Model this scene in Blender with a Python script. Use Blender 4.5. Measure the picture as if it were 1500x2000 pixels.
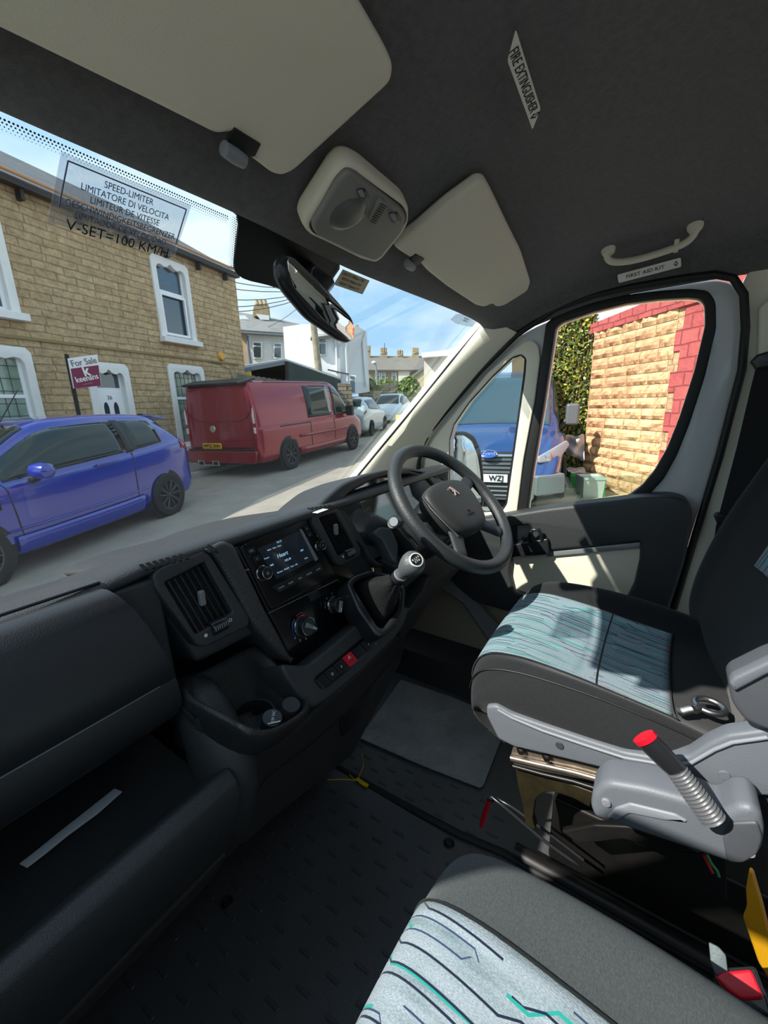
import bpy, bmesh, math, random
from mathutils import Vector, Matrix
random.seed(7)
for o in list(bpy.data.objects): bpy.data.objects.remove(o)
scn = bpy.context.scene
COL = scn.collection
# ---------------------------------------------------------------- camera
C0 = Vector((0, 0, 1.62))
F = 800.0
def _basis():
    a, b = 1300 - 750, 775 - 1000
    dx = 850 - 750; dy = (-F*F - a*dx)/b
    X = Vector((a, -b, -F)).normalized()
    Z = -Vector((dx, -dy, -F)).normalized()
    Y = Z.cross(X)
    return X, Y, Z
BX, BY, BZ = _basis()
RW = Matrix((BX, BY, BZ))            # camera space -> world
cam = bpy.data.cameras.new('camera'); camo = bpy.data.objects.new('camera', cam); COL.objects.link(camo)
camo.matrix_world = Matrix.Translation(C0) @ RW.to_4x4()
cam.sensor_fit = 'VERTICAL'; cam.sensor_height = 24; cam.sensor_width = 18; cam.lens = 24*F/2000
cam.clip_start = 0.01; cam.clip_end = 600
scn.camera = camo
# ---------------------------------------------------------------- light
scn.view_settings.view_transform = 'Standard'; scn.view_settings.look = 'None'
scn.view_settings.gamma = 1; scn.view_settings.use_curve_mapping = False
scn.view_settings.exposure = 0.75
SUN_AZ, SUN_EL = math.radians(150), math.radians(42.5)
sd = Vector((math.cos(SUN_AZ)*math.cos(SUN_EL), math.sin(SUN_AZ)*math.cos(SUN_EL), math.sin(SUN_EL)))
sl = bpy.data.lights.new('sun', 'SUN'); sl.energy = 4.6; sl.angle = math.radians(0.6); sl.color = (1, .955, .88)
so = bpy.data.objects.new('sun', sl); COL.objects.link(so); so.rotation_euler = sd.to_track_quat('Z', 'Y').to_euler(); so.location = (0, 0, 30)
def world():
    w = bpy.data.worlds.new('sky'); scn.world = w; w.use_nodes = True
    nt = w.node_tree; nt.nodes.clear(); N = nt.nodes.new; L = nt.links.new
    out = N('ShaderNodeOutputWorld'); bg = N('ShaderNodeBackground'); L(bg.outputs[0], out.inputs[0])
    tc = N('ShaderNodeTexCoord'); mp = N('ShaderNodeMapping'); mp.inputs['Scale'].default_value = (1, 1, 3.2)
    L(tc.outputs['Generated'], mp.inputs[0])
    nz = N('ShaderNodeTexNoise'); nz.inputs['Scale'].default_value = 1.7; nz.inputs['Detail'].default_value = 7; nz.inputs['Roughness'].default_value = .55; nz.inputs['Distortion'].default_value = .5
    L(mp.outputs[0], nz.inputs['Vector'])
    cr = N('ShaderNodeValToRGB'); cr.color_ramp.elements[0].position = .36; cr.color_ramp.elements[1].position = .62
    cr.color_ramp.elements[0].color = (.235, .40, .60, 1); cr.color_ramp.elements[1].color = (.53, .60, .655, 1)
    L(nz.outputs[0], cr.inputs[0])
    L(cr.outputs[0], bg.inputs[0]); bg.inputs[1].default_value = 1.15
world()
# ---------------------------------------------------------------- helpers
def ray(px, py): return RW @ Vector((px - 750, 1000 - py, -F))
def U(px, py, ax, v):
    d = ray(px, py); k = 'xyz'.index(ax); t = (v - C0[k])/d[k]; return C0 + d*t
def UP(px, py, P, N):
    d = ray(px, py); P = Vector(P); N = Vector(N); return C0 + d*((P - C0).dot(N)/d.dot(N))
def lin(c):
    if isinstance(c, str):
        c = c.lstrip('#'); c = tuple(int(c[i:i+2], 16)/255 for i in (0, 2, 4))
        c = tuple(x/12.92 if x <= .04045 else ((x+.055)/1.055)**2.4 for x in c)
    return (*c[:3], 1)
MATS = {}
def mat(name, col, rough=.5, metal=0, bump=0, bscale=200, spec=.5, var=0, vscale=3, coat=0, emis=None, estr=1, sheen=0, bdist=.002):
    if name in MATS: return MATS[name]
    m = bpy.data.materials.new(name); m.use_nodes = True; nt = m.node_tree; b = nt.nodes['Principled BSDF']
    c = lin(col); b.inputs['Base Color'].default_value = c
    b.inputs['Roughness'].default_value = rough; b.inputs['Metallic'].default_value = metal
    b.inputs['Specular IOR Level'].default_value = spec; b.inputs['Coat Weight'].default_value = coat; b.inputs['Coat Roughness'].default_value = .05
    b.inputs['Sheen Weight'].default_value = sheen
    if emis: b.inputs['Emission Color'].default_value = lin(emis); b.inputs['Emission Strength'].default_value = estr
    N = nt.nodes.new; L = nt.links.new
    tc = N('ShaderNodeTexCoord')
    if bump:
        n = N('ShaderNodeTexNoise'); n.inputs['Scale'].default_value = bscale; n.inputs['Detail'].default_value = 3
        L(tc.outputs['Object'], n.inputs['Vector'])
        bp = N('ShaderNodeBump'); bp.inputs['Strength'].default_value = bump; bp.inputs['Distance'].default_value = bdist
        L(n.outputs[0], bp.inputs['Height']); L(bp.outputs[0], b.inputs['Normal'])
    if var:
        n2 = N('ShaderNodeTexNoise'); n2.inputs['Scale'].default_value = vscale; n2.inputs['Detail'].default_value = 5; n2.inputs['Roughness'].default_value = .65
        L(tc.outputs['Object'], n2.inputs['Vector'])
        mr = N('ShaderNodeMapRange'); mr.inputs['From Min'].default_value = .25; mr.inputs['From Max'].default_value = .75
        mr.inputs['To Min'].default_value = 1 - var; mr.inputs['To Max'].default_value = 1 + var
        L(n2.outputs[0], mr.inputs[0])
        mx = N('ShaderNodeVectorMath'); mx.operation = 'SCALE'; mx.inputs[0].default_value = c[:3]; L(mr.outputs[0], mx.inputs['Scale'])
        L(mx.outputs[0], b.inputs['Base Color'])
    MATS[name] = m; return m
def glass(name, tint=(1, 1, 1), gl=.07, haze=.0, grough=.02, opaque=0):
    if name in MATS: return MATS[name]
    m = bpy.data.materials.new(name); m.use_nodes = True; nt = m.node_tree; nt.nodes.clear(); N = nt.nodes.new; L = nt.links.new
    out = N('ShaderNodeOutputMaterial'); tr = N('ShaderNodeBsdfTransparent'); tr.inputs[0].default_value = (*tint, 1)
    g = N('ShaderNodeBsdfGlossy'); g.inputs['Roughness'].default_value = grough
    lw = N('ShaderNodeLayerWeight'); lw.inputs['Blend'].default_value = .25
    ma = N('ShaderNodeMath'); ma.operation = 'MULTIPLY_ADD'; ma.inputs[1].default_value = .12; ma.inputs[2].default_value = gl; L(lw.outputs['Fresnel'], ma.inputs[0])
    ms = N('ShaderNodeMixShader'); L(ma.outputs[0], ms.inputs[0]); L(tr.outputs[0], ms.inputs[1]); L(g.outputs[0], ms.inputs[2])
    last = ms
    if haze:
        df = N('ShaderNodeBsdfDiffuse'); df.inputs[0].default_value = (.8, .8, .8, 1)
        tl = N('ShaderNodeMixShader'); tl.inputs[0].default_value = haze; L(ms.outputs[0], tl.inputs[1]); L(df.outputs[0], tl.inputs[2]); last = tl
    L(last.outputs[0], out.inputs[0]); MATS[name] = m; return m
# named materials
BLK = mat('black_grained_plastic', '#343537', .5, bump=.35, bscale=420, spec=.45)
BLK2 = mat('black_coarse_plastic', '#2c2d2e', .45, bump=.55, bscale=300, spec=.5)
BLKS = mat('black_smooth_plastic', '#232427', .28, spec=.5)
PIANO = mat('black_gloss_panel', '#0b0c0d', .18, spec=.5)
RUB = mat('black_rubber', '#232426', .6, spec=.35)
SEAL = mat('black_rubber_seal', '#0e0e10', .55)
CREAM = mat('cream_trim_plastic', '#e2dcc8', .55, bump=.12, bscale=500)
PAINT = mat('white_grey_paint', '#c9cacb', .28, coat=.5)
VISM = mat('grey_vinyl', '#d8d1c1', .7, bump=.2, bscale=500)
GREYP = mat('mid_grey_plastic', '#63686f', .5, bump=.15, bscale=400)
LGREY = mat('light_grey_plastic', '#7f838a', .5)
CHROME = mat('chrome', '#dddddd', .15, 1)
STEEL = mat('steel', '#a9abac', .35, 1, bump=.3, bscale=60)
HEAD = mat('charcoal_felt', '#59595b', .95, bump=.7, bscale=1200, var=.3, vscale=110, spec=.1, sheen=.3, bdist=.003)
FAB = mat('black_seat_fabric', '#242527', .9, bump=.35, bscale=1100, spec=.12, var=.12, vscale=200, sheen=.12)
FABR = mat('charcoal_ribbed_fabric', '#4a4b4e', .9, bump=.8, bscale=900, spec=.15, var=.3, vscale=420, sheen=.2)
RED = mat('red_plastic', '#d3142b', .4, spec=.5)
WHITE = mat('white_paint', '#e6e6e2', .6)
UPVC = mat('white_upvc', '#eceeee', .35)
INK = mat('black_ink', '#141416', .7)
LABEL = mat('white_label', '#dcdad6', .5)
YEL = mat('yellow_plastic', '#e2bd12', .45)
DKMET = mat('dark_painted_metal', '#1b1a19', .4, metal=.3, var=.4, vscale=12)
# objects
def finish(o, m, parent=None, smooth=True, bevel=0, segs=2, sub=0, solid=0, offs=-1, ang=40):
    if m: o.data.materials.append(m)
    if smooth:
        for p in o.data.polygons: p.use_smooth = True
    if solid:
        s = o.modifiers.new('t', 'SOLIDIFY'); s.thickness = solid; s.offset = offs
    if sub:
        s = o.modifiers.new('s', 'SUBSURF'); s.levels = sub; s.render_levels = sub
    if bevel:
        b = o.modifiers.new('b', 'BEVEL'); b.width = bevel; b.segments = segs; b.limit_method = 'ANGLE'; b.angle_limit = math.radians(35); b.harden_normals = True
    if smooth and not sub and not bevel:
        try: o.data.set_sharp_from_angle(angle=math.radians(ang))
        except Exception: pass
    if parent: put(o, parent)
    return o
def put(o, parent):
    o.parent = parent; r = parent; loc = Vector((0, 0, 0)); rm = []
    M = Matrix.Identity(4)
    while r is not None:
        rm.append(r); r = r.parent
    for q in reversed(rm): M = M @ q.matrix_parent_inverse @ q.matrix_basis
    o.matrix_parent_inverse = M.inverted()
def mesh(name, vs, fs, m=None, parent=None, **k):
    me = bpy.data.meshes.new(name); me.from_pydata([tuple(v) for v in vs], [], fs); me.update()
    bm = bmesh.new(); bm.from_mesh(me); bmesh.ops.recalc_face_normals(bm, faces=bm.faces); bm.to_mesh(me); bm.free()
    o = bpy.data.objects.new(name, me); COL.objects.link(o); return finish(o, m, parent, **k)
def thing(name, label, cat, loc=(0, 0, 0), group=None):
    o = bpy.data.objects.new(name, None); COL.objects.link(o); o.location = loc; o.empty_display_size = .05
    o['label'] = label; o['category'] = cat
    if group: o['group'] = group
    return o
def tag(o, label, cat, group=None, kind=None):
    o['label'] = label; o['category'] = cat
    if group: o['group'] = group
    if kind: o['kind'] = kind
    return o
def struct(o): o['kind'] = 'structure'; return o
def box(name, c, s, m, parent=None, rot=None, bevel=.003, **k):
    hx, hy, hz = s[0]/2, s[1]/2, s[2]/2
    vs = [Vector((x, y, z)) for x in (-hx, hx) for y in (-hy, hy) for z in (-hz, hz)]
    if rot is not None:
        R = rot.to_3x3() if hasattr(rot, 'to_3x3') and not isinstance(rot, Matrix) else (rot if isinstance(rot, Matrix) else Matrix.Rotation(rot, 3, 'Z'))
        vs = [R @ v for v in vs]
    vs = [v + Vector(c) for v in vs]
    fs = [(0, 1, 3, 2), (4, 6, 7, 5), (0, 4, 5, 1), (2, 3, 7, 6), (0, 2, 6, 4), (1, 5, 7, 3)]
    return mesh(name, vs, fs, m, parent, bevel=bevel, **k)
def chaikin(P, n=1, closed=True, r=.25):
    for _ in range(n):
        Q = []; L = len(P)
        if not closed: Q.append(P[0])
        for i in range(L if closed else L-1):
            a, b = P[i], P[(i+1) % L]
            if not (not closed and i == 0): Q.append(a.lerp(b, r))
            if not (not closed and i == L-2): Q.append(a.lerp(b, 1-r))
        if not closed: Q.append(P[-1])
        P = Q
    return P
def rnd2(P, r, k=4):
    """fillet the corners of a closed 2-D/3-D polygon"""
    out = []; n = len(P)
    for i in range(n):
        a, b, c = P[i-1], P[i], P[(i+1) % n]
        u = (a-b); v = (c-b); d = min(r, u.length*.45, v.length*.45)
        p, q = b + u.normalized()*d, b + v.normalized()*d
        for j in range(k+1):
            t = j/k; out.append(p.lerp(b, t).lerp(b.lerp(q, t), t))
    return out
def frame_of(P, N, up=(0, 0, 1)):
    N = Vector(N).normalized(); u = Vector(up); A = u.cross(N)
    if A.length < 1e-4: A = Vector((1, 0, 0)).cross(N)
    A.normalize(); B = N.cross(A); return Vector(P), A, B, N
def plate(name, outs, fr, th, m, parent=None, bevel=0, segs=2, **k):
    """outs: closed 3-D (or local 2-D tuple) outlines, the first outer and the others holes; solid from plane back by th (away from N)"""
    O, A, B, N = fr
    cu = bpy.data.curves.new(name, 'CURVE'); cu.dimensions = '2D'; cu.fill_mode = 'BOTH'
    cu.extrude = max(abs(th)/2 - bevel, .00001); cu.bevel_depth = bevel; cu.bevel_resolution = segs; cu.offset = -bevel
    for P in outs:
        sp = cu.splines.new('POLY'); sp.points.add(len(P)-1)
        for i, p in enumerate(P):
            if len(p) == 3: d = Vector(p) - O; x, y = d.dot(A), d.dot(B)
            else: x, y = p[0], p[1]
            sp.points[i].co = (x, y, 0, 1)
        sp.use_cyclic_u = True
    t = bpy.data.objects.new(name, cu); COL.objects.link(t)
    dg = bpy.context.evaluated_depsgraph_get(); dg.update()
    me = bpy.data.meshes.new_from_object(t.evaluated_get(dg), depsgraph=dg); COL.objects.unlink(t); bpy.data.objects.remove(t); bpy.data.curves.remove(cu)
    M = Matrix((A, B, N)).transposed().to_4x4(); M.translation = O - N*(th/2)
    me.transform(M); me.name = name; me.materials.clear()
    bm = bmesh.new(); bm.from_mesh(me); bmesh.ops.remove_doubles(bm, verts=bm.verts, dist=1e-5); bmesh.ops.recalc_face_normals(bm, faces=bm.faces); bm.to_mesh(me); bm.free()
    o = bpy.data.objects.new(name, me); COL.objects.link(o); return finish(o, m, parent, **k)
def pxplate(name, pxs, P, N, th, m, parent=None, r=0, holes=(), ch=0, hr=0, hch=0, bevel=.002, up=(0, 0, 1), **k):
    fr = frame_of(P, N, up)
    def mk(L, r, ch):
        Q = [UP(x, y, P, N) for x, y in L]
        if ch: Q = chaikin(Q, ch)
        if r: Q = rnd2(Q, r)
        return Q
    return plate(name, [mk(pxs, r, ch)] + [mk(h, hr, hch) for h in holes], fr, th, m, parent, bevel=bevel, **k)
def loft(name, rows, m, parent=None, closed=False, caps=False, capmode='fan', **k):
    n = len(rows[0]); vs = [v for r in rows for v in r]; fs = []
    for i in range(len(rows)-1):
        for j in range(n if closed else n-1):
            a = i*n+j; b = i*n+(j+1) % n; fs.append((a, b, b+n, a+n))
    if caps: fs.append(tuple(range(n))[::-1]); fs.append(tuple(range((len(rows)-1)*n, len(rows)*n)))
    return mesh(name, vs, fs, m, parent, **k)
def tube(name, pts, r, m, parent=None, closed=False, n=10, flat=None, up=None, **k):
    """swept tube, r number or list; flat=(a,b) scales the section"""
    P = [Vector(p) for p in pts]; L = len(P); rows = []
    T = []
    for i in range(L):
        a = P[i-1] if (closed or i > 0) else P[i]; b = P[(i+1) % L] if (closed or i < L-1) else P[i]
        T.append((b-a).normalized())
    ref = Vector(up) if up else (Vector((0, 0, 1)) if abs(T[0].z) < .9 else Vector((1, 0, 0)))
    A = (ref - T[0]*ref.dot(T[0])).normalized()
    for i in range(L):
        if up: A = (ref - T[i]*ref.dot(T[i])).normalized()
        else: A = (A - T[i]*A.dot(T[i])).normalized()
        B = T[i].cross(A); rr = r[i] if isinstance(r, (list, tuple)) else r
        fa, fb = flat or (1, 1)
        rows.append([P[i] + A*(rr*fa*math.cos(2*math.pi*j/n)) + B*(rr*fb*math.sin(2*math.pi*j/n)) for j in range(n)])
    if closed: rows.append(rows[0])
    return loft(name, rows, m, parent, closed=True, caps=not closed, ang=60, **k)
def lathe(name, prof, O, ax, m, parent=None, n=32, **k):
    """prof: (radius, height) pairs along axis ax from O"""
    O = Vector(O); _, A, B, N = frame_of(O, ax, (0, 0, 1) if abs(Vector(ax).normalized().z) < .95 else (0, 1, 0))
    ring = prof[0][0] > .0012 and prof[-1][0] > .0012
    if ring and prof[0] != prof[-1] and abs(prof[0][1] - prof[-1][1]) < .02: prof = list(prof) + [prof[0]]
    rows = [[O + N*h + (A*math.cos(2*math.pi*j/n) + B*math.sin(2*math.pi*j/n))*max(r, 1e-5) for j in range(n)] for r, h in prof]
    return loft(name, rows, m, parent, closed=True, caps=not (ring and prof[0] == prof[-1]), ang=35, **k)
def text(name, s, O, right, N, size, m, parent=None, th=.0006, align='CENTER', sx=1, bold=0, shear=0, space=1, vert='CENTER'):
    cu = bpy.data.curves.new(name, 'FONT'); cu.body = s; cu.size = size; cu.align_x = align; cu.align_y = vert; cu.extrude = th; cu.offset = bold; cu.shear = shear; cu.space_character = space
    cu.resolution_u = 3
    t = bpy.data.objects.new(name, cu); COL.objects.link(t)
    dg = bpy.context.evaluated_depsgraph_get(); dg.update()
    me = bpy.data.meshes.new_from_object(t.evaluated_get(dg), depsgraph=dg); COL.objects.unlink(t); bpy.data.objects.remove(t); bpy.data.curves.remove(cu)
    N = Vector(N).normalized(); A = Vector(right); A = (A - N*A.dot(N)).normalized(); B = N.cross(A)
    M = Matrix((A, B, N)).transposed().to_4x4(); M.translation = Vector(O)
    me.transform(M @ Matrix.Diagonal((sx, 1, 1, 1))); me.materials.clear(); me.name = name
    o = bpy.data.objects.new(name, me); COL.objects.link(o); return finish(o, m, parent, smooth=False)
def join(name, obs, parent=None):
    """merge freshly built meshes of ONE part into a single mesh"""
    bm = bmesh.new(); mats = []
    dg = bpy.context.evaluated_depsgraph_get(); dg.update()
    for o in obs:
        me = bpy.data.meshes.new_from_object(o.evaluated_get(dg), depsgraph=dg)
        idx = {}
        for i, mm in enumerate(me.materials):
            if mm not in mats: mats.append(mm)
            idx[i] = mats.index(mm)
        for p in me.polygons: p.material_index = idx.get(p.material_index, 0)
        bm.from_mesh(me); bpy.data.meshes.remove(me)
    me = bpy.data.meshes.new(name); bm.to_mesh(me); bm.free()
    for mm in mats: me.materials.append(mm)
    for o in obs: bpy.data.objects.remove(o)
    r = bpy.data.objects.new(name, me); COL.objects.link(r)
    if parent: put(r, parent)
    return r
def copy_tree(o, parent=None):
    c = o.copy(); COL.objects.link(c)
    if parent: c.parent = parent
    for ch in list(o.children): copy_tree(ch, c)
    return c
# ================================================================ CAB SHELL
WP = Vector((0, .5, 1.865)); WN = Vector((0, -1.16, -1)).normalized()
def W(px, py, off=0): return UP(px, py, WP + WN*off, WN)
XD = 1.40     # inner skin of the driver's door
def rubmat():
    m = mat('ribbed_floor_rubber', '#4c4d4e', .42, bump=.3, bscale=350, spec=.5); return m
FZ = .57
struct(mesh('floor', [(-.3, -1.6, FZ-.004), (1.42, -1.6, FZ-.004), (1.42, 1.15, FZ-.004), (-.3, 1.15, FZ-.004), (-.3, -1.6, FZ-.05), (1.42, -1.6, FZ-.05), (1.42, 1.15, FZ-.05), (-.3, 1.15, FZ-.05)],
     [(0, 1, 2, 3), (4, 7, 6, 5), (0, 4, 5, 1), (1, 5, 6, 2), (2, 6, 7, 3), (3, 7, 4, 0)], rubmat(), smooth=False))
# headliner
def ceiling():
    hp = [W(x, y) for x, y in [(-330, 82), (-140, 164), (0, 225), (120, 277), (240, 327), (350, 374), (455, 419), (560, 470), (650, 516), (720, 545), (800, 575), (880, 606), (940, 632)]]
    hp += [Vector((1.34, .50, 1.82)), Vector((1.395, .49, 1.79))]
    prof = [(.0, 0), (-.018, -.006), (-.045, .006), (-.085, .035), (-.14, .066), (-.2, .098), (-.3, .136), (-.42, .163), (-.6, .18), (-1.1, .185), (-2.1, .185)]
    rows = []
    for dy, dz in prof:
        r = []
        for i, h in enumerate(hp):
            x = h.x; y = h.y + dy; z = h.z + dz
            e = 1.80 + min(1, max(0, (.5-y)/.32))*.075
            u = max(0, min(1, (x-1.0)/.4)); u2 = max(0, min(1, (.14-x)/.4))
            s = 1 - math.sqrt(max(0, 1 - u**2.6)) if u > 0 else 0
            z = z*(1-s) + e*s if dy < -.02 else z
            if dy < -.02 and x < .14:
                s2 = 1 - math.sqrt(max(0, 1-u2**2.6)); z = z*(1-s2) + 1.9*s2
            r.append(Vector((x, y, z)))
        rows.append(r)
    up = [[v + Vector((0, .01, .05)) for v in rows[0]]]
    o = loft('ceiling', up + rows, HEAD, sub=2, solid=.012, offs=1); struct(o)
ceiling()
# outer roof skin so that nothing leaks
struct(loft('roof_skin', [[Vector((x, y, z)) for x in (-.36, -.3, .57, 1.45, 1.5)] for y, z in ((.53, 1.93), (.3, 2.10), (0, 2.17), (-1.7, 2.19))], PAINT, solid=.01)) if False else None
# windscreen
wsg = glass('windscreen_glass', (.96, .985, .975), .006, .004)
wo = [(-420, 42), (0, 222), (455, 417), (650, 514), (800, 572), (905, 612), (944, 630), (940, 642), (700, 927), (640, 985), (430, 1100), (60, 1195), (-420, 1330)]
win = pxplate('window_1', wo, WP - WN*.01, WN, .004, wsg, bevel=0); struct(win)
frit = mat('black_glass_frit', '#08080a', .35)
pxplate('mirror_mount_band', [(452, 412), (468, 426), (461, 480), (457, 520), (462, 536), (480, 547), (520, 556), (580, 572), (625, 582), (650, 545), (668, 519), (650, 506), (560, 462)], WP - WN*.003, WN, .003, frit, win, bevel=0, ch=1)
# frit edge strip of small dots along the header
def fritdots():
    vs = []; fs = []
    P0, P1 = W(0, 236, -.004), W(448, 428, -.004); d = (P1-P0); L = d.length; d.normalize(); q = WN.cross(d).normalized()
    if q.z > 0: q = -q
    n = int(L/.0030)
    for r in range(4):
        for i in range(-40, n):
            c = P0 + d*(i*.0030 + (r % 2)*.0015) + q*(.0026*r - .002); s = .0010 - .0002*r; b = len(vs)
            for j in range(6): vs.append(c + d*s*math.cos(j*1.047) + q*s*math.sin(j*1.047))
            fs.append(tuple(range(b, b+6)))
    P0, P1 = W(462, 424, -.004), W(455, 530, -.004); d = (P1-P0); L = d.length; d.normalize(); q = d.cross(WN).normalized()
    for r in range(4):
        for i in range(int(L/.003)):
            c = P0 + d*(i*.003 + (r % 2)*.0015) + (q if (q.x < 0) else -q)*(.0026*r); s = .0010 - .0002*r; b = len(vs)
            for j in range(6): vs.append(c + d*s*math.cos(j*1.047) + q*s*math.sin(j*1.047))
            fs.append(tuple(range(b, b+6)))
    mesh('dotted_edge', vs, fs, frit, win, smooth=False)
fritdots()
# A-pillar, driver side
def apillar():
    Wl = [W(x, y, .004) for x, y in [(948, 624), (940, 634), (880, 706), (820, 781), (760, 853), (700, 925), (660, 975), (600, 1050)]]
    Sl = [U(x, y, 'x', 1.38) for x, y in [(1022, 655), (1004, 664), (940, 727), (870, 812), (834, 858), (820, 900), (815, 940), (812, 1040)]]
    rows = []
    for a, b in zip(Wl, Sl):
        m = a.lerp(b, .5) + Vector((-.02, -.012, 0)); rows.append([a + Vector((.02, .03, .01)), a, a.lerp(m, .25) + Vector((-.008, -.006, 0)), a.lerp(m, .7) + Vector((-.004, -.003, 0)), m.lerp(b, .4), m.lerp(b, .85), b, b + Vector((.03, 0, 0))])
    o = loft('wall_windscreen_pillar', rows, CREAM, sub=1, solid=.004, offs=0); struct(o)
    tube('seal', [W(x, y, .006) for x, y in [(944, 632), (880, 708), (820, 783), (760, 855), (700, 928), (660, 975)]], .004, SEAL, o)
    pxplate('airbag_flap', [(800, 812), (812, 800), (790, 842), (765, 872), (758, 870)], U(790, 840, 'x', 1.20), (-.75, -.6, .2), .004, CREAM, o, bevel=.001)
    tube('door_seal', [U(x, y, 'x', 1.372) for x, y in [(1010, 654), (1000, 664), (940, 724), (868, 808), (838, 845), (824, 872), (818, 900), (816, 935), (814, 1000)]], .0085, SEAL, o)
apillar()
# driver's door
def door():
    outer = [(1008, 660), (1085, 610), (1160, 585), (1230, 570), (1330, 553), (1400, 545), (1430, 552), (1446, 580), (1449, 640), (1442, 720), (1398, 890), (1350, 1045), (1304, 1203), (1290, 1330), (900, 1330), (800, 1240), (790, 1000), (812, 900), (834, 858), (870, 812), (940, 727)]
    mainw = [(1085, 639), (1098, 629), (1160, 608), (1225, 592), (1290, 584), (1345, 581), (1368, 584), (1377, 595), (1378, 634), (1357, 723), (1327, 816), (1303, 876), (1278, 920), (1253, 950), (1224, 972), (1150, 986), (1029, 999), (1040, 920), (1061, 797)]
    quarter = [(1018, 691), (1028, 700), (1026, 730), (1005, 880), (990, 985), (980, 1000), (905, 1003), (882, 990), (876, 940), (876, 860), (884, 830), (915, 785), (960, 735), (1000, 697)]
    P = (XD, 0, 0); N = (-1, 0, 0)
    d = pxplate('door_1', outer, P, N, .05, PAINT, r=.012, holes=(mainw, quarter), hr=.01, bevel=.006); struct(d)
    def grow(L, k, cx, cy): return [(cx + (x-cx)*k, cy + (y-cy)*k) for x, y in L]
    ringo = [(1066, 630), (1092, 612), (1160, 590), (1225, 575), (1290, 567), (1348, 563), (1384, 567), (1398, 588), (1399, 640), (1377, 735), (1346, 830), (1322, 890), (1296, 936), (1266, 968), (1232, 992), (1150, 1010), (1008, 1020), (1020, 920), (1044, 790)]
    pxplate('window_seal', ringo, (XD-.012, 0, 0), N, .03, SEAL, d, r=.012, holes=([(x, y) for x, y in mainw],), hr=.01, bevel=.004)
    qo = [(1040, 664), (1052, 676), (1054, 702), (1044, 782), (1022, 900), (1006, 1030), (860, 1035), (836, 1000), (826, 930), (832, 880), (850, 852), (884, 812), (950, 730), (1005, 682), (1025, 666)]
    pxplate('quarter_light_trim', qo, (XD-.016, 0, 0), N, .02, CREAM, d, r=.008, holes=([(x, y) for x, y in quarter],), hr=.008, bevel=.004)
    tube('quarter_light_seal', [U(x, y, 'x', XD-.006) for x, y in quarter], .006, SEAL, d, closed=True)
    g3 = glass('side_glass', (.90, .97, .94), .02, .0)
    w2 = pxplate('window_2', quarter, (XD+.02, 0, 0), N, .004, glass('quarter_glass', (.86, .92, .92), .03), bevel=0); struct(w2)
    w3 = pxplate('window_3', [(1038, 933), (1150, 931), (1272, 928), (1224, 972), (1150, 986), (1029, 1003)], (XD+.018, 0, 0), N, .005, glass('lowered_side_glass', (.80, .90, .86), .04, .02), bevel=0); struct(w3)
    # black trim
    card = [(840, 1042), (905, 1020), (982, 1007), (1066, 993), (1140, 984), (1204, 977), (1253, 970), (1308, 968), (1338, 976), (1352, 998), (1351, 1029), (1339, 1093), (1318, 1160), (1290, 1240), (1200, 1250), (1100, 1230), (1007, 1200), (935, 1180), (896, 1162), (880, 1130), (860, 1090)]
    rec = [(1000, 1088), (1068, 1078), (1250, 1060), (1248, 1095), (1238, 1140), (1222, 1172), (1160, 1190), (1090, 1180), (1004, 1155), (996, 1122)]
    puller = [(999, 1030), (1034, 1026), (1040, 1042), (1030, 1056), (1000, 1062)]
    dc = pxplate('door_trim', card, (XD-.075, 0, 0), N, .075, BLK, d, r=.02, holes=(rec, puller), hr=.008, bevel=.012, segs=3)
    pxplate('trim_insert', [(990, 1075), (1260, 1050), (1260, 1140), (1230, 1200), (1000, 1190), (985, 1150)], (XD-.056, 0, 0), N, .01, CREAM, d, r=.01, bevel=.002)
    pxplate('insert_strip', [(1066, 1078), (1251, 1059), (1250, 1071), (1068, 1088)], (XD-.066, 0, 0), N, .012, mat('satin_silver_plastic', '#9c9fa2', .35, metal=.5), d, bevel=.003)
    # pocket step, grab handle, release lever
    pxplate('handle_surround', [(990, 1066), (1035, 1058), (1070, 1052), (1072, 1078), (1066, 1084), (990, 1090)], (XD-.09, 0, 0), N, .03, BLKS, d, r=.008, bevel=.004)
    tube('door_handle', [U(x, y, 'x', v) for x, y, v in [(1036, 1062, XD-.08), (1034, 1046, XD-.1), (1040, 1035, XD-.105), (1052, 1034, XD-.1), (1057, 1044, XD-.095), (1060, 1064, XD-.08)]], .006, BLKS, d)
    pxplate('release_lever', [(1002, 1052), (1030, 1048), (1034, 1036), (1038, 1046), (1030, 1058), (1004, 1064)], (XD-.07, 0, 0), N, .01, mat('dark_chrome', '#777a7e', .25, 1), d, bevel=.002)
    pxplate('window_switch', [(986, 1018), (1004, 1013), (1002, 1020), (984, 1025)], (XD-.09, 0, 0), (-.5, 0, .9), .006, BLKS, d, bevel=.001)
    # side body seals and sill
    s = tube('trim_1', [U(x, y, 'x', XD-.03) for x, y in [(1008, 655), (1085, 603), (1160, 577), (1230, 561), (1330, 544), (1395, 536), (1432, 543), (1453, 575), (1456, 640), (1449, 722), (1405, 892), (1357, 1048), (1310, 1206), (1296, 1300)]], .009, SEAL); struct(s)
door()
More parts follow.
